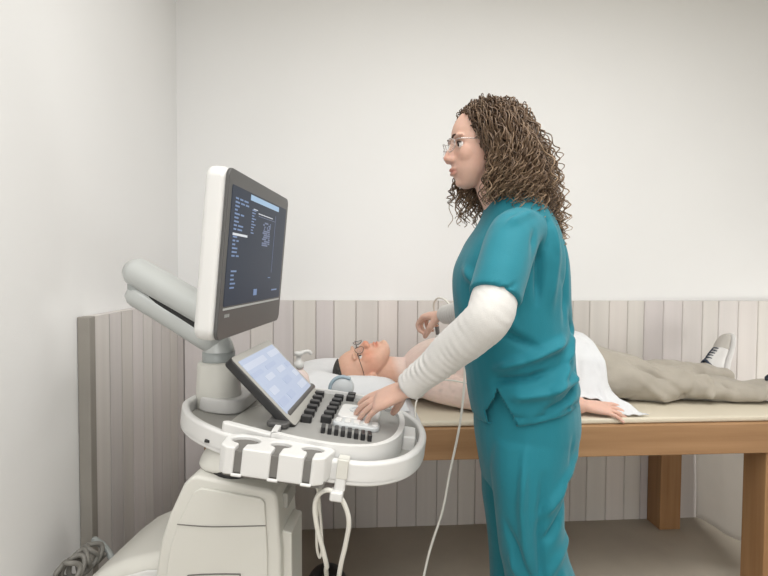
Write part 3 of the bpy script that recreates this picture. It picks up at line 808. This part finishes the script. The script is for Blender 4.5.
# white cloth bunched at the hip, spilling on to the pad
bm = B(); grid = []
nx, ny = 46, 26
def cloth_pt(s, t):
    # s: along the body, t: from the belly top (0) to the pad edge (1)
    x = .74 + s * (.225 + .04 * t) + .065 * max(0, t - .55) / .45 * s
    k_ = max(0, min(1, (x - .925) / .05)); k_ = k_ * k_ * (3 - 2 * k_)
    tt = t * (.68 + .32 * k_)
    prof = [(2.10, .985), (1.98, .982), (1.90, .955), (1.842, .900), (1.822, .835), (1.80, .775), (1.765, PT + .030), (1.72, PT + .008), (1.69, PT + .004)]
    k = tt * (len(prof) - 1); i = min(int(k), len(prof) - 2); f_ = k - i
    y = prof[i][0] * (1 - f_) + prof[i + 1][0] * f_; z = prof[i][1] * (1 - f_) + prof[i + 1][1] * f_
    w = noise.noise(V((x * 22, t * 4, 2))) * .012 + .006 * math.sin(x * 70 + t * 6)
    return V((x, y - w * (1 if tt < .8 else .2), max(PT + .003, z + abs(w) * .8)))
g = [[[bm.verts.new(cloth_pt(i / nx, j / ny) + V((0, -.002 * q, .003 * q))) for i in range(nx + 1)] for j in range(ny + 1)] for q in (0, 1)]
for q in g:
    for j in range(ny):
        for i in range(nx): bm.faces.new((q[j][i], q[j][i + 1], q[j + 1][i + 1], q[j + 1][i]))
for i in range(nx):
    for j in (0, ny): bm.faces.new((g[0][j][i], g[0][j][i + 1], g[1][j][i + 1], g[1][j][i]))
for j in range(ny):
    for i in (0, nx): bm.faces.new((g[0][j][i], g[0][j + 1][i], g[1][j + 1][i], g[1][j][i]))
o = obj('shirt', bm, M['linen'], man)

# ------------------------------------------------------------------ ultrasound scanner
CA = math.radians(-7.5); CO = V((-.12, 1.27, 0))
cart = empty('ultrasound_scanner', CO, CA)
tag(cart, 'white wheeled ultrasound scanner with monitor, tilted touch screen and key console', 'medical scanner')
TL = math.radians(6.5); ct, st = math.cos(TL), math.sin(TL)
def K(u, v, h): return V((u * ct + h * st, v, .885 - u * st + h * ct))
def kprism(outline, h0, h1, inner=None): return prism(B(), outline, h0, h1, K, inner)
# console outlines (local u forward, v away from viewer)
def stadium(x0, x1, yh, c=.0, rb=.12, rf=None, n=14):
    rf = rf or yh
    return rrect(x0, x1, c - yh, c + yh, (rf, rb, rb, rf), n)
def closed(pts, n=6):
    m = len(pts); out = []
    for i in range(m):
        a, b, c, d = (V((*pts[(i + q) % m], 0)) for q in (-1, 0, 1, 2))
        for k in range(n):
            t = k / n; p = .5 * ((2 * b) + (c - a) * t + (2 * a - 5 * b + 4 * c - d) * t * t + (3 * b - a - 3 * c + d) * t ** 3); out.append((p.x, p.y))
    return out
def inset(o, d):
    m = len(o); out = []
    for i in range(m):
        t = V((o[(i + 1) % m][0] - o[i - 1][0], o[(i + 1) % m][1] - o[i - 1][1], 0)).normalized()
        out.append((o[i][0] - t.y * d, o[i][1] + t.x * d))
    return out
ringo = closed([(-.308, .03), (-.290, -.035), (-.245, -.100), (-.175, -.155), (-.09, -.195), (.02, -.228), (.13, -.243), (.21, -.232), (.275, -.178), (.312, -.095), (.325, .012), (.308, .115), (.255, .20), (.16, .25), (.0, .262), (-.13, .262), (-.235, .232), (-.292, .15)])
ringi = inset(ringo, .019)
obj('console_shell', kprism(ringo, -.066, -.050), M['white'], cart, smooth=False, bevel=.005)
obj('console_handle_ring', kprism(ringo, -.064, -.016, ringi), M['white'], cart, smooth=False, bevel=.007)
lipo = closed([(-.02, .20), (-.022, .0), (-.02, -.185), (.0, -.206), (.08, -.221), (.15, -.219), (.21, -.192), (.250, -.130), (.266, -.04), (.262, .06), (.235, .135), (.18, .19), (.09, .215), (.0, .217)], 6)
lipi = inset(lipo, .013)
obj('console_lip', kprism(lipo, -.051, .008, lipi), M['white'], cart, smooth=False, bevel=.005)
obj('control_panel', kprism(lipi, -.048, -.002), M['panel'], cart, smooth=False)
obj('utility_tray', kprism(inset(ringo, .022), -.0505, -.046), M['tray'], cart, smooth=False)
# tray bridge the post stands on
obj('tray_shelf', kprism(rrect(-.288, -.165, .02, .225, .05), -.045, -.006), M['white'], cart, smooth=False, bevel=.006)
# near side rail between ring and lip
obj('side_rail', kprism([(-.140, -.160), (-.132, -.172), (-.02, -.203), (-.012, -.196), (-.012, -.186), (-.130, -.150)], -.048, .004), M['white'], cart, smooth=False, bevel=.004)
bm = B(); box(bm, (.266, -.045, -.050), (.297, .035, -.012), K); obj('front_block', bm, M['white'], cart, smooth=False, bevel=.005)
for v0 in (-.125, -.165):
    bm = B(); u0 = .235 if v0 < -.15 else .258
    box(bm, (u0, v0, -.0495), (u0 + .016, v0 + .014, -.046), K); obj('rubber_stop', bm, M['black'], cart, smooth=False)
bm = B(); u0 = -.175; box(bm, (u0, -.162, -.050), (u0 + .016, -.150, -.044), K); obj('port_slot', bm, M['black'], cart, smooth=False)

# keys
def key(u, v, du, dv, h=.010, m=M['black'], name='key', ang=0):
    bm = B(); c, s = math.cos(ang), math.sin(ang)
    fn = lambda x, y, z: K(u + x * c - y * s, v + x * s + y * c, z)
    prism(bm, rrect(-du / 2, du / 2, -dv / 2, dv / 2, min(du, dv) * .2, 3), -.003, h, fn)
    return obj(name, bm, m, cart, smooth=False, bevel=.0015)
def slider(u, v):
    key(u, v, .026, .018, .004, M['white'], 'slider_bed'); key(u + .003, v, .020, .012, .016, M['black'], 'slider_knob')
for i in range(6):
    t = i / 5; key(.020 + .012 * (1 - t), -.072 + .23 * t, .026, .020, .014, M['black'], 'slider_knob')
    key(.020 + .012 * (1 - t) + .002, -.072 + .23 * t + .020, .018, .010, .006, M['white'], 'slider_mark')
for i in range(6):
    t = i / 5; key(.077, -.055 + .205 * t, .026, .020, .014, M['black'], 'slider_knob')
    key(.079, -.055 + .205 * t + .019, .018, .010, .006, M['white'], 'slider_mark')
for v in (.165, .20): key(.108, v, .022, .022, .012)
for i in range(8):
    t = i / 7; key(.082 + .108 * t, -.122 - .012 * t, .0095, .030, .013, M['black'], 'paddle_key', .12)
for i in range(4): key(.135 + .028 * i, .150 - .008 * i * i * .5, .018, .016, .006, M['panel'], 'soft_key')
# trackpad block
tb = kprism(rrect(.098, .202, -.030, .085, .016), -.003, .011); tpad = obj('trackpad', tb, M['white'], cart, smooth=False, bevel=.004)
bm = B(); prism(bm, [(.150 + .028 * math.cos(2 * PI * i / 32), .035 + .028 * math.sin(2 * PI * i / 32)) for i in range(32)], .010, .0135, K, [(.150 + .021 * math.cos(2 * PI * i / 32), .035 + .021 * math.sin(2 * PI * i / 32)) for i in range(32)]); obj('trackball_ring', bm, M['gloss'], tpad, smooth=False)
bm = B(); ball(bm, K(.150, .035, .006), (.019, .019, .012)); obj('trackball', bm, M['gloss'], tpad)
tb = kprism(rrect(.095, .208, -.085, -.034, .02), -.003, .009); obj('palm_key', tb, M['gloss'], cart, smooth=False, bevel=.004)
for i in range(5): key(.108 + .022 * i, -.060, .015, .026, .0125, M['white'], 'round_key')

# touch screen on its hinge
def touch_frame(a, b, c):   # a up the slope, b across, c out of the face
    e = math.radians(46); base = K(.018, .027, .000)
    return base + V((-math.cos(e) * a + math.sin(e) * c, b, math.sin(e) * a + math.cos(e) * c))
bm = B(); prism(bm, rrect(0, .218, -.154, .154, .012), -.022, 0, touch_frame); ts = obj('touch_screen', bm, M['black'], cart, smooth=False, bevel=.004)
bm = B(); prism(bm, rrect(.002, .216, -.152, .152, .010), .0, .0015, touch_frame); obj('touch_bezel', bm, M['tray'], ts, smooth=False)
bm = B(); prism(bm, rrect(.034, .200, -.139, .139, .003), .001, .0024, touch_frame); dbm = bm
rg = random.Random(5)
for m_, cells in (('touch_l', ((.168, .186, -.14, .02), (.168, .186, .05, .14), (.120, .136, -.08, -.02), (.120, .136, .02, .08), (.085, .105, -.12, -.07), (.050, .070, .06, .13), (.085, .105, .10, .14))), ('touch_d', ((.145, .158, -.14, -.06), (.145, .158, -.03, .05), (.050, .070, -.13, -.07), (.050, .070, -.05, .0), (.085, .105, .0, .06), (.120, .136, .10, .14)))):
    for a0, a1, b0, b1 in cells:
        n0 = len(dbm.faces); prism(dbm, rrect(a0, a1, b0, b1, .003, 2), .0022, .0030, touch_frame); dbm.faces.ensure_lookup_table()
        for f in dbm.faces[n0:]: f.material_index = 1 if m_ == 'touch_l' else 2
dsp = obj('touch_display', dbm, [M['touch'], M['touch_l'], M['touch_d']], ts, smooth=False)
bm = B(); prism(bm, rrect(-.045, .006, -.150, .0, .012), -.001, .012, lambda x, y, z: K(x, y, z)); obj('hinge_block', bm, M['bezel'], cart, smooth=False, bevel=.004)
bm = B(); tube(bm, [K(-.012, -.10, .014), K(-.012, .19, .014)], .012, 14, 1); obj('hinge', bm, M['bezel'], cart)

# probe holder on the viewer's side: a bar with three keyhole slots
hv0, hv1 = -.290, -.209
def holder():
    # outline in (u, v) with keyholes opening towards the viewer
    pts = []
    us = (-.056, .017, .083); 
    x0, x1 = -.100, .128
    pts += [(x1 - .02, hv1), (x0 + .025, hv1), (x0 + .006, hv1 - .010), (x0, hv1 - .03), (x0 + .004, hv0 + .012), (x0 + .018, hv0)]
    for uc in us:
        w = .0075; r = (.029, .021, .023)[us.index(uc)]
        pts.append((uc - w, hv0)); 
        cy = (hv0 + hv1) / 2 + .008
        a0 = math.atan2(-1, -w / r * 1.0)
        st_ = math.asin(w / r)
        for i in range(19):
            a = -PI / 2 - st_ - (2 * PI - 2 * st_) * i / 18
            pts.append((uc + r * math.cos(a), cy + r * .75 * math.sin(a)))
        pts.append((uc + w, hv0))
    pts += [(x1 - .030, hv0), (x1 - .012, hv0 + .012), (x1, hv1 - .02)]
    return pts
bm = B(); prism(bm, holder(), -.056, .000, K); ph_ = obj('probe_holder', bm, M['white'], cart, smooth=False, bevel=.0065)
bm = B(); prism(bm, rrect(-.09, .118, hv0 + .010, hv1, .01), -.062, -.050, K); obj('holder_base', bm, M['slot'], ph_, smooth=False)
for uc, rr_ in ((-.056, .029), (.017, .021), (.083, .023)):
    bm = B(); box(bm, (uc - rr_ - .002, hv0 + .012, -.050), (uc + rr_ + .002, hv1 - .006, -.008), K); obj('slot_liner', bm, M['slot'], ph_, smooth=False)
    bm = B(); box(bm, (uc - .009, hv0 + .004, -.050), (uc + .009, hv0 + .016, -.008), K); obj('slot_liner', bm, M['slot'], ph_, smooth=False)
    bm = B(); tube(bm, [K(uc - .007, hv0 - .001, -.054), K(uc + .009, hv0 - .001, -.054)], .0035, 8, 1); obj('slot_pin', bm, M['white'], ph_)
# cable hook strap on the ring
bm = B()
for a, b in ((K(.162, -.245, -.010), K(.162, -.252, -.070)), ):
    pass
box(bm, (.137, -.250, -.0165), (.160, -.222, -.010), K); box(bm, (.137, -.252, -.050), (.160, -.2435, -.010), K)
hk = obj('cable_strap', bm, M['body'], cart, smooth=False, bevel=.002)
bm = B(); box(bm, (.136, -.251, -.078), (.158, -.239, -.048), K); box(bm, (.130, -.262, -.094), (.156, -.232, -.074), K); obj('cable_hook', bm, M['white'], hk, smooth=False, bevel=.004)
# hanging cable loop, down to the pedal
RC = Matrix.Translation(CO) @ Matrix.Rotation(CA, 4, 'Z'); RI = RC.inverted()

# neck, column body and fairings
bm = B(); loft(bm, [(V((-.130, -.035, .750)), (.070, 0, 0), (0, .132, 0)), (V((-.130, -.035, .770)), (.072, 0, 0), (0, .136, 0)), (V((-.130, -.035, .795)), (.072, 0, 0), (0, .136, 0))], 32, 2, 2); obj('swivel_shadow', bm, M['black'], cart)  # black swivel also stands in for the shadow gap under the neck
bm = B(); loft(bm, [(V((-.128, -.01, .783)), (.085, 0, 0), (0, .145, 0)), (V((-.125, -.005, .792)), (.100, 0, 0), (0, .165, 0)), (V((-.112, .0, .822)), (.092, 0, -.006), (0, .165, 0)), (V((-.085, 0, .852)), (.085, 0, -.010), (0, .16, 0))], 36, 2.8, 4); obj('console_neck', bm, M['body'], cart)
def sideprofile(pts, y0, y1, name, m, parent=cart, bevel=.012):
    bm = B(); rings(bm, [[(x, y0, z) for x, z in pts], [(x, y1, z) for x, z in pts]]); return obj(name, bm, m, parent, smooth=False, bevel=bevel)
arc = lambda cx, cz, rx_, rz_, a0, a1, n=14: [(cx + rx_ * math.cos(math.radians(a0 + (a1 - a0) * i / n)), cz + rz_ * math.sin(math.radians(a0 + (a1 - a0) * i / n))) for i in range(n + 1)]
body_pts = [(-.003, .20), (.0, .62), (-.008, .748), (-.020, .760)] + [(-.185, .788), (-.200, .786), (-.218, .768), (-.250, .70), (-.270, .64), (-.284, .56), (-.290, .45), (-.29, .20)]
col_ = sideprofile(body_pts, -.185, -.03, 'column_body', M['body'], bevel=.022)
# raised cover on the viewer's side, with its seam and hand recess
inner_pts = [(-.032, .30), (-.028, .62), (-.034, .735), (-.042, .745), (-.176, .764), (-.193, .754), (-.224, .69), (-.246, .63), (-.258, .55), (-.262, .30)]
sideprofile(inner_pts, -.191, -.184, 'side_cover', M['body'], col_, .003)
bm = B(); tube(bm, [(-.228, -.1915, .682), (-.15, -.1925, .680), (-.032, -.1915, .686)], .0012, 6, 4); obj('seam', bm, M['slot'], col_)
bm = B(); tube(bm, [(-.205, -.192, .50), (-.205, -.192, .560), (-.195, -.192, .570), (-.10, -.192, .576), (-.088, -.192, .568), (-.086, -.192, .50)], .0016, 6, 4); obj('hand_recess', bm, M['slot'], col_)
# front slab of the base
sideprofile([(-.03, .15), (-.03, .655), (.0, .66), (.018, .655), (.020, .15)], -.160, -.055, 'front_cover', M['lgrey' if False else 'body'], bevel=.004)
bm = B(); box(bm, (-.010, -.14, .70), (.004, -.06, .735)); obj('rear_vent', bm, M['tray'], cart, smooth=False, bevel=.003)
# rear fairing dome
fair = [(-.25, .15), (-.25, .585), (-.31, .582), (-.38, .564), (-.435, .538), (-.485, .500), (-.522, .455), (-.548, .395), (-.555, .33), (-.555, .15)]
fr = sideprofile(fair, -.150, .150, 'rear_fairing', M['body'], bevel=.03)
fin = [(-.27, .15), (-.27, .556), (-.32, .552), (-.38, .534), (-.43, .507), (-.475, .466), (-.505, .418), (-.522, .36), (-.525, .15)]
sideprofile(fin, -.156, -.149, 'fairing_cover', M['white'], fr, .004)
# base and casters
sideprofile([(-.55, .10), (-.55, .19), (.10, .19), (.16, .14), (.16, .10)], -.20, .20, 'wheel_base', M['body'], bevel=.012)
for x in (-.47, .09):
    for y in (-.17, .17):
        w = B(); rings(w, [[(x + r * math.cos(2 * PI * i / 28), y + dy, .062 + r * math.sin(2 * PI * i / 28)) for i in range(28)] for dy, r in ((-.022, .05), (-.018, .061), (.018, .061), (.022, .05))])
        wh = obj('caster', w, M['black'], cart); wh.data.materials[0] = M['bezel']
        w = B(); box(w, (x - .02, y - .03, .06), (x + .02, y + .03, .105)); obj('fork', w, M['mgrey'], wh, smooth=False, bevel=.004)

# monitor post, folding arm
PX, PY = -.243, .085
bm = B(); rings(bm, [ell((PX, PY, z), (r, 0, 0), (0, r, 0), 36) for z, r in ((.86, .060), (.905, .059), (.985, .056), (.992, .053), (.994, .046))]); obj('post_collar', bm, M['body'], cart)
bm = B(); tube(bm, [(PX, PY, .98), (PX, PY, 1.02)], .043, 24, 1, endcap=False); pst = obj('post', bm, M['mgrey'], cart)
LA = [RI @ V(q) for q in ((-.556, 1.372, 1.172), (-.46, 1.368, 1.112), (-.385, 1.366, 1.064))]
bm = B(); tube(bm, [(PX, PY, 1.0), (PX, PY, 1.022), (PX - .012, PY, 1.046), (LA[2] + LA[1] * .12 - V((0, 0, .0)) ) * (1 / 1.12) if False else LA[2], LA[1], LA[0]], [.041, .041, .038, .033, .032, .032], 24, 6, flat=1.0); lo = obj('lower_arm', bm, M['lgrey'], cart)
UA = [RI @ V(q) for q in ((-.552, 1.365, 1.232), (-.46, 1.340, 1.186), (-.365, 1.315, 1.136), (-.315, 1.300, 1.112))]
bm = B(); tube(bm, UA, .0385, 24, 3); obj('upper_arm', bm, M['lgrey'], cart)
bm = B(); tube(bm, [LA[0] * .9 + UA[0] * .1 + V((.01, 0, -.004)), (LA[1] + UA[1]) / 2 - V((0, 0, .004)), (LA[2] + UA[2]) / 2 - V((0, 0, .004))], .020, 14, 3); obj('arm_gap_shade', bm, M['black'], lo)  # black tube put in for the shaded gap between the arms
bm = B(); tube(bm, [LA[0], LA[0].lerp(UA[0], .8)], .026, 18, 1); obj('elbow_pivot', bm, M['mgrey'], lo)
bm = B(); tube(bm, [UA[3] - V((.01, 0, 0)), RI @ V((-.302, 1.275, 1.16))], .026, 16, 1); obj('monitor_joint', bm, M['mgrey'], lo)

# monitor (in cart coordinates; leaning forward a little)
ML = math.radians(5)
MC = RI @ V((-.222, 1.265, 1.272))
def mon(a, b, c):   # a across (away from viewer), b up, c out of the screen
    return MC + V((math.sin(ML) * b + math.cos(ML) * c, a, math.cos(ML) * b - math.sin(ML) * c))
W2, H2 = .237, .180
bm = B(); prism(bm, rrect(-W2, W2, -H2, H2, .026, 8), -.050, -.004, mon); mo = obj('monitor', bm, M['white'], cart, smooth=False, bevel=.014)
bm = B(); prism(bm, rrect(-W2 + .002, W2 - .002, -H2 + .002, H2 - .002, .020, 8), -.006, .002, mon); obj('monitor_bezel', bm, M['bezel'], mo, smooth=False, bevel=.002)
bm = B(); prism(bm, rrect(-.150, .150, -.12, .12, .05, 8), -.068, -.048, mon); obj('monitor_back', bm, M['white'], mo, smooth=False, bevel=.008)
sa0, sa1, sb0, sb1 = -.214, .214, -.108, .146
bm = B(); prism(bm, rrect(sa0, sa1, sb0, sb1, .003), .001, .0028, mon); sbm = bm
bm = B(); prism(bm, rrect(sa0, sa1 , sb0 - .008, sb0 - .0035, .001), .001, .0032, mon); obj('trim_strip', bm, M['lgrey'], mo, smooth=False)
bm = B()
for i in range(3): prism(bm, rrect(sa0 + .012 + i * .010, sa0 + .019 + i * .010, sb0 - .024, sb0 - .017, .001), .001, .0026, mon)
obj('badge', bm, M['mgrey'], mo, smooth=False)
UI = ['screen', 'ui_bar', 'ui_white', 'ui_blue', 'ui_dim']
def ui(name, m, cells):
    n0 = len(sbm.faces)
    for a0, a1, b0, b1 in cells:
        A0, A1 = sa0 + (sa1 - sa0) * a0, sa0 + (sa1 - sa0) * a1; B0, B1 = sb1 - (sb1 - sb0) * b1, sb1 - (sb1 - sb0) * b0
        prism(sbm, [(A0, B0), (A1, B0), (A1, B1), (A0, B1)], .0027, .0033, mon)
    sbm.faces.ensure_lookup_table()
    for f in sbm.faces[n0:]: f.material_index = UI.index(m)
ui('title_bar', 'ui_bar', [(.27, .82, .015, .065)])
ui('list_bar', 'ui_white', [(.045, .26, .385, .405), (.33, .40, .13, .137), (.42, .70, .155, .163)])
cells = []
for r_ in range(16):
    b = .09 + r_ * .032
    if r_ in (9,): continue
    n = rg.randint(1, 3); x = .05
    for q in range(n):
        w = rg.uniform(.03, .075); cells.append((x, min(x + w, .25), b, b + .014)); x += w + .018
        if x > .22: break
ui('menu_text', 'ui_blue', cells)
cells = []
for r_ in range(9):
    b = .14 + r_ * .026; cells.append((.31, .31 + rg.uniform(.03, .07), b, b + .010))
for r_ in range(5): cells.append((.06, .06 + rg.uniform(.03, .08), .70 + r_ * .035, .714 + r_ * .035))
cells += [(.44, .50, .88, .94), (.80, .92, .90, .915), (.70, .75, .77, .778)]
ui('readout_text', 'ui_blue', cells)
cells = []
for r_ in range(12):
    b = .22 + r_ * .02; x = .52
    while x < .66:
        w = rg.uniform(.012, .04)
        if rg.random() < .7: cells.append((x, min(x + w, .67), b, b + .015))
        x += w
cells += [(.76, .765, .12, .72), (.42, .76, .18, .184)]
ui('scan_image', 'ui_dim', cells)
obj('screen', sbm, [M[q] for q in UI], mo, smooth=False)

# ------------------------------------------------------------------ loose things
def cable(name, pts, r, m, label, k=8):
    bm = B(); tube(bm, pts, r, 8, k); return tag(obj(name, bm, m), label, 'cable')
def kw(u, v, h): return RC @ K(u, v, h)
ped = empty('foot_pedal', (-.075, 1.86, 0)); tag(ped, 'black domed foot pedal on the floor under the bench edge', 'foot pedal')
bm = B(); loft(bm, [((0, 0, .0), (.085, 0, 0), (0, .085, 0)), ((0, 0, .03), (.085, 0, 0), (0, .085, 0)), ((0, 0, .07), (.078, 0, 0), (0, .078, 0)), ((0, 0, .110), (.052, 0, 0), (0, .052, 0)), ((0, 0, .128), (.02, 0, 0), (0, .02, 0))], 32, 2, 5); obj('dome', bm, M['black'], ped)
bm = B(); prism(bm, [(.095 * math.cos(2 * PI * i / 36), .095 * math.sin(2 * PI * i / 36)) for i in range(36)], 0, .014); obj('base', bm, M['bezel'], ped, smooth=False, bevel=.003)
hkp = kw(.142, -.247, -.128)
cable('pedal_cable', [(-.070, 1.80, .118), (-.060, 1.62, .16), (-.050, 1.35, .34), (-.046, 1.10, .57), (-.043, 1.052, .612), (-.052, 1.035, .664), (-.062, 1.025, .712), (-.066, 1.02, .755), (-.058, 1.015, .782), (-.040, 1.010, .794), (-.021, 1.008, .786), (-.005, 1.012, .762), (.004, 1.018, .722), (-.003, 1.03, .668), (-.016, 1.05, .594), (-.03, 1.12, .42), (-.06, 1.30, .16), (-.09, 1.45, .012), (-.12, 1.62, .0085), (-.14, 1.76, .0085)], .0052, M['cable'], 'white cable looped over the hook below the console, running to the foot pedal')
cable('lead_wire', [kw(.100, -.222, -.07), (-.056, 1.09, .78), (-.066, 1.11, .70), (-.068, 1.12, .62), (-.062, 1.13, .585), (-.056, 1.12, .62), (-.060, 1.11, .70), (-.066, 1.08, .77), kw(.06, -.20, -.072)], .0032, M['cable'], 'thin pale wire hanging under the three slot probe holder')
# probe in the far hand
pr = empty('ultrasound_probe', (.352, 1.915, .962)); tag(pr, 'slim grey probe held upright on the chest of the lying man', 'ultrasound probe')
bm = B(); tube(bm, [(0, .0, .010), (-.002, -.004, .030)], [.013, .011], 14, 2); obj('tip', bm, M['white'], pr)
bm = B(); tube(bm, [(-.002, -.004, .028), (-.008, -.012, .066), (-.014, -.022, .105)], [.008, .0085, .0075], 14, 3); obj('grip', bm, M['probe'], pr)
cable('probe_cable', [(.338, 1.893, 1.068), (.325, 1.870, 1.115), (.335, 1.83, 1.142), (.362, 1.79, 1.128), (.40, 1.76, 1.05), (.400, 1.68, .93), (.375, 1.585, .84), (.355, 1.555, .74), (.315, 1.50, .62), (.285, 1.46, .52), (.235, 1.42, .40), (.18, 1.36, .20), (.12, 1.30, .02), (.02, 1.24, .006)], .0038, M['cable'], 'long white cable running from the held probe down past the bench edge')
cable('electrode_lead', [(.60, 1.712, .800), (.50, 1.738, .815), (.42, 1.752, .842), (.34, 1.765, .850), (.28, 1.775, .825), (.245, 1.755, .775), (.235, 1.70, .735)], .0028, M['cable'], 'thin white lead lying across the near arm of the lying man')
# spare transducer in the cup on the far side of the console
sp = empty('transducer', kw(.072, .258, -.03)); sp.rotation_euler = (0, 0, CA); tag(sp, 'rounded white transducer head with a blue grey rim behind the console keys', 'transducer')
bm = B(); loft(bm, [((0, 0, -.03), (.018, 0, 0), (0, .012, 0)), ((0, 0, .0), (.022, 0, 0), (0, .014, 0)), ((.002, 0, .03), (.036, 0, 0), (0, .016, 0)), ((.004, 0, .052), (.034, 0, 0), (0, .015, 0)), ((.006, 0, .066), (.022, 0, 0), (0, .011, 0)), ((.006, 0, .070), (.008, 0, 0), (0, .006, 0))], 24, 2.3); obj('head', bm, M['gloss'], sp)
bm = B(); tube(bm, [(-.034, -.008, .025), (-.031, -.008, .048), (-.016, -.008, .067), (.006, -.008, .0735), (.026, -.008, .068)], .0055, 10, 5); obj('rim', bm, M['bluegrey'], sp)
bm = B(); prism(bm, rrect(.035, .115, .235, .285, .02), -.07, -.022, K); obj('probe_cup', bm, M['white'], cart, smooth=False, bevel=.004)
# pump bottle on the pillow end of the bench
bo = empty('pump_bottle', (-.165, 1.708, PT + .0025)); bo.rotation_euler = (0, 0, .3)
tag(bo, 'translucent pink pump bottle with a white cap behind the touch screen', 'bottle')
bm = B(); rings(bm, [ell((0, 0, z), (r, 0, 0), (0, r * .8, 0), 28) for z, r in ((0, .030), (.004, .036), (.135, .037), (.158, .032), (.172, .019), (.178, .014), (.185, .014))]); obj('bottle_body', bm, M['bottle'], bo)
bm = B(); rings(bm, [ell((0, 0, z), (r, 0, 0), (0, r, 0), 24) for z, r in ((.180, .017), (.200, .017), (.204, .009), (.222, .008), (.224, .015), (.234, .016), (.236, .012))]); tube(bm, [(0, 0, .230), (.03, 0, .236), (.042, 0, .228)], .006, 10, 3); obj('pump_cap', bm, M['white'], bo)
# coiled mains cable hung at the back of the scanner
bm = B(); P = []
for i in range(90):
    a = 2 * PI * i / 18; r = .038 + .007 * math.sin(i * .7)
    P.append((-.712 + r * .75 * math.cos(a) + .0002 * i, 1.30 + .0012 * i + .010 * math.sin(i * 1.3), .462 + r * .9 * math.sin(a)))
tube(bm, P, .0065, 8, 2); cc = obj('coiled_cable', bm, M['gcable']); tag(cc, 'coil of grey mains cable hung behind the rear cover of the scanner', 'cable')
bm = B(); tube(bm, [(-.54, .08, .42), (-.57, .085, .46), (-.605, .09, .48)], .009, 8, 3); obj('cable_bracket', bm, M['mgrey'], cart)

# ------------------------------------------------------------------ light and camera
def area(name, loc, size, power, color, rot=(0, 0, 0), sy=None):
    l = bpy.data.lights.new(name, 'AREA'); l.energy = power; l.color = color; l.shape = 'RECTANGLE'; l.size = size; l.size_y = sy or size
    o = bpy.data.objects.new(name, l); col.objects.link(o); o.location = loc; o.rotation_euler = rot; return o
for loc, sz, pw, colr, rot, sp in (((.75, .50, ZC - .03), 1.7, 42, (1.0, .992, .975), (0, 0, 0), 172), ((-.1, -1.0, ZC - .03), 1.2, 26, (.985, .99, 1.0), (0, 0, 0), 180), ((-.5, -2.2, 1.15), 1.3, 18, (1.0, .99, .975), (math.radians(88), 0, math.radians(-18)), 170), ((2.9, 1.75, .70), .4, 7, (1.0, .985, .95), (math.radians(90), 0, math.radians(98)), 150)):  # ceiling lamps, plus unseen front and low right lamps added to light the drape
    o = area('room_and_fill_lamp', loc, sz, pw, colr, rot); o.data.spread = math.radians(sp)
w = bpy.data.worlds.new('world'); bpy.context.scene.world = w; w.use_nodes = True
w.node_tree.nodes['Background'].inputs[0].default_value = (1, 1, 1, 1); w.node_tree.nodes['Background'].inputs[1].default_value = .05
cam = bpy.data.cameras.new('camera'); co_ = bpy.data.objects.new('camera', cam); col.objects.link(co_)
cam.sensor_width = 36; cam.lens = 500 / 768 * 36; cam.clip_start = .02
yaw, pitch, roll = .0726, .0334, -.0054
fw = V((math.sin(yaw) * math.cos(pitch), math.cos(yaw) * math.cos(pitch), -math.sin(pitch))); rt = V((math.cos(yaw), -math.sin(yaw), 0)); dn = fw.cross(rt)
rt, dn = rt * math.cos(roll) + dn * math.sin(roll), dn * math.cos(roll) - rt * math.sin(roll)
co_.matrix_world = mtx((0, 0, 1.24), rt, -dn, -fw)
sc = bpy.context.scene; sc.camera = co_
vs = sc.view_settings; vs.view_transform = 'Standard'; vs.look = 'None'; vs.gamma = 1; vs.use_curve_mapping = False; vs.exposure = 0.04
